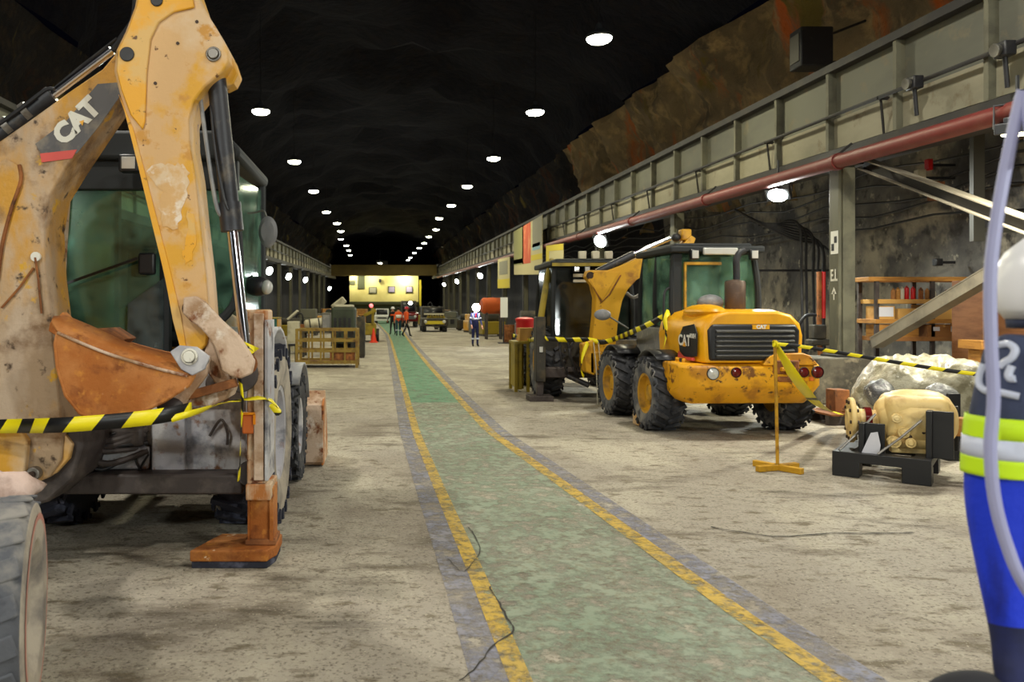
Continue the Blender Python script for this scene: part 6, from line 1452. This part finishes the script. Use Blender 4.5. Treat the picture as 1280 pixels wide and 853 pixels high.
# heap of parts and machines along the left wall
rnd = random.Random(21)
left_kinds = [('pump_unit', 'pump', 'mach_dark'), ('generator', 'generator', 'olive'), ('parts_crate', 'crate', 'wood'), ('engine_block', 'engine', 'frame_dark'), ('oil_drum', 'drum', 'rust_dark'), ('winch', 'winch', 'mach_yellow'),
              ('transformer', 'transformer', 'girder_up'), ('axle_stand', 'stand', 'worn_yellow')]
def clutter(i, nm, cat, m, x, y, w_, h_, lab, grp):
    t = thing(nm, lab, cat, (x, y, 0), rnd.uniform(-.3, .3), grp)
    if cat == 'drum':
        b = MB(); b.lathe([(0, 0), (.29, 0), (.29, .28), (.305, .3), (.29, .32), (.29, .58), (.305, .6), (.29, .62), (.29, .88), (0, .88)], (0, 0, 0), (0, 0, 1), 20); b.build('shell', m, t, local=True)
        b = MB(); b.cyl((.15, 0, .88), (.15, 0, .91), .04, n=10); b.build('cap', 'black_metal', t, local=True); return
    b = MB(); b.bx(-w_/2, w_/2, -w_*.4, w_*.4, .12, h_*.62); b.build('body', m, t, local=True, bevel=.05)
    b = MB(); b.bx(-w_/2+.05, -w_/2+.2, -w_*.4, w_*.4, 0, .12); b.bx(w_/2-.2, w_/2-.05, -w_*.4, w_*.4, 0, .12); b.build('skid_rail', 'frame_dark', t, local=True)
    if cat in ('pump', 'engine', 'winch'):
        b = MB(); b.cyl((-w_*.35, 0, h_*.75), (w_*.35, 0, h_*.75), h_*.2, n=18); b.build('drum_casing', 'mach_dark', t, local=True, bevel=.02)
        b = MB(); b.tube(bez([(w_*.2, 0, h_*.9), (w_*.25, 0, h_*1.1), (w_*.45, 0, h_*1.1), (w_*.5, 0, h_*.4)], 5), .05, 8); b.build('hose', 'black_metal', t, local=True)
    else:
        b = MB(); b.bx(-w_*.42, w_*.42, -w_*.35, w_*.35, h_*.62, h_*.95); b.build('hood', m, t, local=True, bevel=.04)
        for k in range(3):
            b = MB(); b.box((-w_*.25+k*w_*.25, -w_*.41, h_*.42), (w_*.16, .03, h_*.25)); b.build('vent', 'black_plastic', t, local=True)
pos_l = ['nearest', 'second', 'third', 'fourth', 'fifth', 'sixth', 'seventh', 'eighth', 'ninth', 'tenth', 'eleventh', 'twelfth', 'thirteenth', 'fourteenth']
for i, y in enumerate((24.5, 30.5, 34, 37.5, 42, 46.5, 51, 55.5, 61, 67, 74, 82, 91, 101)):
    nm, cat, m = left_kinds[i % len(left_kinds)]
    clutter(i, nm, cat, m, -rnd.uniform(5.4, 6.6) if y < 40 else -rnd.uniform(4.0, 5.6), y, rnd.uniform(1.1, 1.7), rnd.uniform(1.2, 1.8), '%s grimy %s in the line of plant along the left wall' % (pos_l[i], cat), 'plant along the left wall')
for i, y in enumerate((36, 40.5, 49.5, 53, 57.5, 62.5, 76, 84, 93, 103)):
    nm, cat, m = left_kinds[(i+3) % len(left_kinds)]
    clutter(i, nm, cat, m, rnd.uniform(6.3, 7.0) if i < 6 else rnd.uniform(5.2, 6.6), y, rnd.uniform(1.1, 1.8), rnd.uniform(1.2, 1.7), '%s grimy %s in the line of plant along the right wall' % (pos_l[i], cat), 'plant along the right wall')
for i, (x, y, sd_) in enumerate(((-3.4, 62, 'left'), (-3.0, 71, 'left'), (-3.6, 79, 'left'), (-2.6, 88, 'left'), (4.3, 80, 'right'), (3.2, 97, 'right'), (4.6, 90, 'right'), (5.2, 66, 'right'))):
    nm, cat, m = left_kinds[(i*3+1) % len(left_kinds)]
    clutter(i, nm, cat, m, x, y, rnd.uniform(1.5, 2.2), rnd.uniform(1.5, 2.1), '%s far %s in the second line of plant, %s of the green path' % (pos_l[i], cat, sd_), 'second line of plant by the path')
# drilling arm shape among the left plant
t = thing('scaling_arm', 'pale slanted machine arm rising above the compressor on the left', 'arm', (xb(425, 36), 36, 0))
b = MB(); b.beam(P(416, 386, 36), P(431, 374, 36), .3, .32); b.build('boom', 'grubby_white', t, bevel=.05)
b = MB(); b.beam((P(418, 386, 36).x, 36, 0), P(418, 386, 36), .3, .3); b.build('mast', 'mach_dark', t, bevel=.03)
# ------------------------------------------------------------------ right middle distance
Y = 44.5; t = thing('rust_tank', 'orange brown rusty tank on a dark frame behind the lone person', 'tank', (xb(616, Y), Y, 1.4))
b = MB(); b.lathe([(0, -.75), (.32, -.72), (.44, -.6), (.46, 0), (.44, .6), (.32, .72), (0, .75)], (xb(617, Y), Y, 1.4+.46), (1, .2, 0), 24); b.build('shell', 'orange_box', t)
b = MB(); [b.bx(xb(px, Y)-.05, xb(px, Y)+.05, Y+yy-.05, Y+yy+.05, 0, 1.5) for px in (608, 626) for yy in (-.25, .3)]; b.build('frame_legs', 'frame_dark', t)
Y = 39.0; t = thing('notice_board', 'white notice sheet on a dark pole right of the rusty tank', 'sign', (xb(630, Y), Y, 0))
b = MB(); b.bx(xb(625.5, Y), xb(634.5, Y), Y-.03, Y, H0-(397-CY)/F*Y, H0-(372-CY)/F*Y); b.build('sheet', 'white', t); b = MB(); b.bx(xb(629.5, Y)-.03, xb(629.5, Y)+.03, Y, Y+.05, 0, H0-(371-CY)/F*Y); b.build('pole', 'black_metal', t)
b = MB(); b.bx(xb(629.5, Y)-.25, xb(629.5, Y)+.25, Y-.2, Y+.25, 0, .05); b.build('foot_plate', 'black_metal', t)
# banners on the right girder
def banner(nm, lab, X, y0, y1, z0a, z1a, z0b, z1b, m, strips=()):
    """sheet in the plane x = X from y0 (near) to y1 (far)"""
    t = thing(nm, lab, 'banner', (X, (y0+y1)/2, (z0a+z1a)/2))
    q = lambda u, v: V((X, y0+(y1-y0)*u, (z0a+(z0b-z0a)*u)*(1-v)+(z1a+(z1b-z1a)*u)*v))
    b = MB(); b.add([q(0, 0), q(1, 0), q(1, 1), q(0, 1)], [(0, 1, 2, 3)]); b.build('sheet', m, t, solid=.02, smooth=0)
    for nm2, m2, u0, u1, v0, v1 in strips:
        b = MB(); d = V((-.018, 0, 0)); b.add([q(u0, v0)+d, q(u1, v0)+d, q(u1, v1)+d, q(u0, v1)+d], [(0, 1, 2, 3)]); b.build(nm2, m2, t, solid=.006, smooth=0)
    for u in (0.02, .98):
        b = MB(); b.beam(q(u, 1), q(u, 1)+V((.42, 0, .1)), .05, .05); b.build('tie', 'black_metal', t)
banner('large_banner', 'large faded banner with red upright print hung on the right girder', 7.86, 39.7, 48.3, 3.4, 6.35, 3.75, 6.35, 'banner_pale',
       (('olive_field', 'banner_olive', .62, 1, .22, 1), ('red_print', 'banner_red', .36, .66, .22, 1), ('grey_field', 'banner_grey', 0, .30, .50, 1), ('blue_print', 'banner_blue', .06, .3, .44, .56), ('yellow_band', 'banner_yellow', 0, .34, .26, .36), ('yellow_band', 'banner_yellow', .66, 1, .24, .34)))
banner('small_banner', 'small yellow and cream banner above the older backhoe cab', 7.86, 35.0, 38.7, 3.55, 4.55, 3.75, 4.75, 'banner_pale', (('yellow_band', 'banner_yellow', 0, 1, .72, 1), ('yellow_band', 'banner_yellow', .82, 1, 0, .72)))
banner('narrow_banner', 'narrow pale yellow banner hung left of the large banner', 7.86, 50.0, 55.2, 3.0, 4.95, 3.1, 5.1, 'banner_pale', (('yellow_field', 'banner_yellow', 0, 1, 0, .3), ('grey_print', 'banner_grey', .15, .85, .45, .9)))
# yellow frame cage with box, red bin, thin barrier beside the older backhoe
Y = 16.3; t = thing('yellow_frame_cage', 'yellow steel sided cage standing left of the older backhoe', 'cage', (xb(655, Y), Y, 0))
xa, xc = xb(645, Y), xb(660, Y)
for x in (xa, xc):
    for yy in (Y, Y+.7):
        b = MB(); b.bx(x-.03, x+.03, yy-.03, yy+.03, 0, 1.02); b.build('corner_post', 'mach_yellow', t)
b = MB(); b.bx(xa, xa+.12, Y+.01, Y+.03, .05, .98); b.build('front_panel', 'mach_yellow', t); b = MB(); b.bx(xa-.01, xa+.01, Y, Y+.7, .1, .98); b.build('side_panel', 'mach_yellow', t)
b = MB(); b.bx(xa-.03, xc+.03, Y-.03, Y+.73, .98, 1.03); b.build('top_panel', 'mach_yellow', t)
c = V((xb(661, Y), Y+.38, 1.03)); t = thing('carton', 'pale cardboard carton standing on the yellow cage beside the older backhoe', 'box', c)
b = MB(); b.bx(c.x-.15, c.x+.15, c.y-.16, c.y+.16, c.z, c.z+.27); b.build('body', 'cardboard_light', t, bevel=.005); b = MB(); b.bx(c.x-.155, c.x+.155, c.y-.03, c.y+.03, c.z+.14, c.z+.272); b.build('seam_tape', 'cardboard', t)
Y = 19.0; c = V((xb(656, Y), Y, 0)); t = thing('red_bin', 'tall red bin behind the pale carton', 'bin', c)
b = MB(); b.lathe([(0, 0), (.17, 0), (.21, 1.40), (.22, 1.42), (.20, 1.42), (.19, 1.36), (0, 1.36)], c, (0, 0, 1), 24); b.build('body', 'red', t); b = MB(); b.lathe([(.225, 1.42), (.225, 1.46), (.15, 1.49), (0, 1.5)], c, (0, 0, 1), 24); b.build('lid', 'red', t)
Y = 17.9; t = thing('thin_barrier', 'thin dark tubular barrier at the left of the yellow cage', 'barrier', (xb(642, Y), Y, 0))
x = xb(641, Y); b = MB(); b.tube([(x, Y, 0), (x, Y, 1.15)], .018, 8); b.tube([(x+.12, Y+.5, 0), (x+.12, Y+.5, 1.15)], .018, 8); b.build('post', 'black_metal', t)
for z in (.18, .5, 1.1):
    b = MB(); b.tube([(x, Y, z), (x+.12, Y+.5, z)], .014, 8); b.build('rail', 'mach_yellow' if z > 1 else 'black_metal', t)
tape('barrier_tape', [V((x, Y-.02, 1.1)), V((xb(650, 17.3), 17.3, 1.08)), V((xb(660, 16.5), 16.5, 1.05)), P(672, 423, 14.7)], .08, .16, 'barrier tape from the thin dark barrier to the older backhoe', 'tapes round the loader', skew=.06)
# far roof things: hanging dark crane rope beside the far right
# ------------------------------------------------------------------ person close to the camera at the right edge (seen from behind)
YP = 1.9
def pl_(px, py, dy=0):          # world point -> figure-local point (figure is turned by PI about z at X0,YP)
    q = P(px, py, YP+dy); return V((-(q.x-X0), -(q.y-YP), q.z))
X0 = (1360-CX)/F*YP
J = {'pelvis': ((0, 0, .98), (.175, .13)), 'waist': ((0, 0, 1.18), (.18, .135)), 'chest': ((0, 0, 1.42), (.195, .14)), 'neck': ((0, 0, 1.60), .075),
     'head': ((.0, -.02, 1.70), (.08, .095)), 'crown': ((0, -.01, 1.775), (.075, .085)), 'nose': ((0, -.118, 1.685), .016)}
J['shL'] = (pl_(1270, 456), .096); J['elL'] = (pl_(1245, 630), .070); J['wrL'] = (pl_(1262, 806, -.05), .036); J['paL'] = (pl_(1261, 850, -.07), (.026, .040)); J['knL'] = (pl_(1257, 874, -.085), (.018, .036))
J['shR'] = ((-.205, 0, 1.50), .08); J['elR'] = ((-.27, .0, 1.2), .062); J['wrR'] = ((-.27, -.08, .96), .038); J['paR'] = ((-.27, -.10, .90), (.024, .036)); J['knR'] = ((-.27, -.11, .86), (.018, .034))
for q, s_ in (('L', 1), ('R', -1)):
    J['hip'+q] = ((s_*.095, 0, .93), .105); J['knee'+q] = ((s_*.105, -.01, .51), .072); J['an'+q] = ((s_*.11, .02, .10), .05); J['heel'+q] = ((s_*.11, .055, .05), .045); J['toe'+q] = ((s_*.125, -.14, .04), .042)
J['fwL'] = V((.0, 1, 0)); 
PR, body = figure('person', 'person in bright blue and slate hi-vis jacket with white helmet at the right edge', (X0, YP, 0), PI, J, ['navy_cloth', 'blue_cloth', 'skin', 'black_cloth'], 1.0, 2)
# slate yoke: faces of the upper body and upper arms become slate, cuffs dark
me = body.data; me.materials.append(M['slate_cloth']); me.materials.append(M['navy_cloth']); me.materials.append(M['hair'])
for f in me.polygons:
    if f.material_index == 1 and f.center.z > 1.40: f.material_index = 4
    if f.material_index in (1, 2) and .84 < f.center.z < .975 and abs(f.center.x) > .14: f.material_index = 5
    if f.material_index == 2 and f.center.z > 1.62 and f.center.y > -.03: f.material_index = 6
bmx = bmesh.new(); bmx.from_mesh(me); bvh = BVHTree.FromBMesh(bmx); inv = wmat(PR).inverted()
eye = inv @ V((0, 0, H0))
def on_body(px, py, lift=.006):
    d = ((inv @ P(px, py, YP))-eye).normalized(); h = bvh.ray_cast(eye, d)
    if h[0] is None: return None
    return h[0]+h[1]*lift
def cut_band(z0, z1, pred, m, nm, lift=.006):
    """a cloth band that follows the body surface between two heights"""
    bm = bmx.copy(); 
    for co, no in ((V((0, 0, z0)), V((0, 0, -1))), (V((0, 0, z1)), V((0, 0, 1)))):
        g = bm.verts[:]+bm.edges[:]+bm.faces[:]; bmesh.ops.bisect_plane(bm, geom=g, plane_co=co, plane_no=no, clear_outer=True)
    bmesh.ops.delete(bm, geom=[f for f in bm.faces if not pred(f.calc_center_median())], context='FACES')
    bm.normal_update()
    for v in bm.verts: v.co += v.normal*lift
    m_ = bpy.data.meshes.new(nm); bm.to_mesh(m_); bm.free(); m_.materials.append(M[m])
    for p in m_.polygons: p.use_smooth = True
    o = bpy.data.objects.new(nm, m_); COL.objects.link(o); o.parent = PR
    k = o.modifiers.new('thickness', 'SOLIDIFY'); k.thickness = .003; k.offset = 1
    return o
anyf = lambda c: True
zz = lambda py: H0-(py-CY)/F*YP
cut_band(zz(546), zz(520), anyf, 'hv_yellow', 'yellow_band')
cut_band(zz(570), zz(546), anyf, 'silver', 'silver_band', .0065)
cut_band(zz(592), zz(570), anyf, 'hv_yellow', 'yellow_band')
# white reflective marks on the shoulder
for pts in ([(1232, 456), (1227, 470), (1227, 482), (1234, 489), (1246, 490), (1260, 493), (1274, 496)], [(1252, 432), (1263, 431), (1270, 438), (1266, 448), (1256, 455), (1252, 460)], [(1266, 458), (1262, 468), (1264, 474), (1270, 474)]):
    q = [on_body(*p, .004) for p in pts]; q = [p for p in q if p is not None]
    if len(q) > 1:
        b = MB(); b.tube(bez(q, 5), .0085, 8); b.build('reflective_mark', 'silver', PR, local=True)
q = on_body(1262, 416, .004)
if q is not None:
    b = MB(); b.ball(q, (.022, .010, .013), 12, 8); b.build('shoulder_tab', 'hv_yellow', PR, local=True)
# helmet with brim and headband
c = V((.0, -.01, 1.752)); b = MB()
b.lathe([(.150, -.075), (.168, -.05), (.176, -.01), (.170, .04), (.15, .085), (.105, .125), (.05, .145), (0, .15)], c, (0, 0, 1), 36); hm = b.build('helmet', 'helmet', PR, local=True, solid=.006)
for an in (-.5, 0, .5):
    b = MB(); b.tube([c+V((math.sin(an)*.172, math.cos(an)*.172, .04)), c+V((math.sin(an)*.125, math.cos(an)*.125, .115)), c+V((0, 0, .152))], .007, 8); b.build('helmet_rib', 'helmet', hm, local=True)
b = MB(); b.lathe([(.146, -.10), (.149, -.07)], c, (0, 0, 1), 36); b.build('headband', 'slate_cloth', hm, local=True, solid=.004)
b = MB(); b.lathe([(.07, 0), (.095, .05), (.098, .075)], (0, .0, 1.53), (0, 0, 1), 24); b.build('collar', 'slate_cloth', PR, local=True, solid=.012)
b = MB(); b.lathe([(.168, -.03), (.17, .03)], (0, 0, .96), (0, 0, 1), 28); b.bm.transform(Matrix.Diagonal((1.08, .85, 1, 1))); b.build('jacket_hem', 'navy_cloth', PR, local=True, solid=.012)
bmx.free()
# round black bag hanging from the hand
hand = P(1257, 872, YP-.085); t = thing('round_bag', 'round black padded bag held low by the person at right', 'bag', (hand.x-.05, hand.y, .52))
b = MB(); b.ball((hand.x-.05, hand.y+.02, .715), (.155, .10, .150), 22, 14); b.build('body', 'black_cloth', t)
b = MB(); b.tube(bez([(hand.x-.14, hand.y+.02, .80), (hand.x-.05, hand.y, .84), (hand.x+.01, hand.y, .80), (hand.x+.03, hand.y+.02, .76)], 6), .010, 8); b.build('handle', 'black_cloth', t)
# lilac cable hanging down in front of the person
Yc = 1.62; b = MB()
pts = [V((2.3, 4.6, 12.2)), V((1.62, 2.2, 5.0)), P(1292, 60, Yc), P(1278, 115, Yc), P(1261, 190, Yc), P(1245, 280, Yc), P(1238, 350, Yc), P(1239, 430, Yc), P(1242, 500, Yc), P(1238, 560, Yc), P(1243, 622, Yc), P(1258, 680, Yc), P(1282, 735, Yc), P(1330, 800, Yc+.04), P(1350, 840, Yc+.08)]
b.tube(bez(pts, 8), .0115, 10); tag(b.build('hanging_cable', 'cable', None), 'lilac grey cable hanging down close to the camera before the person at right', 'cable')
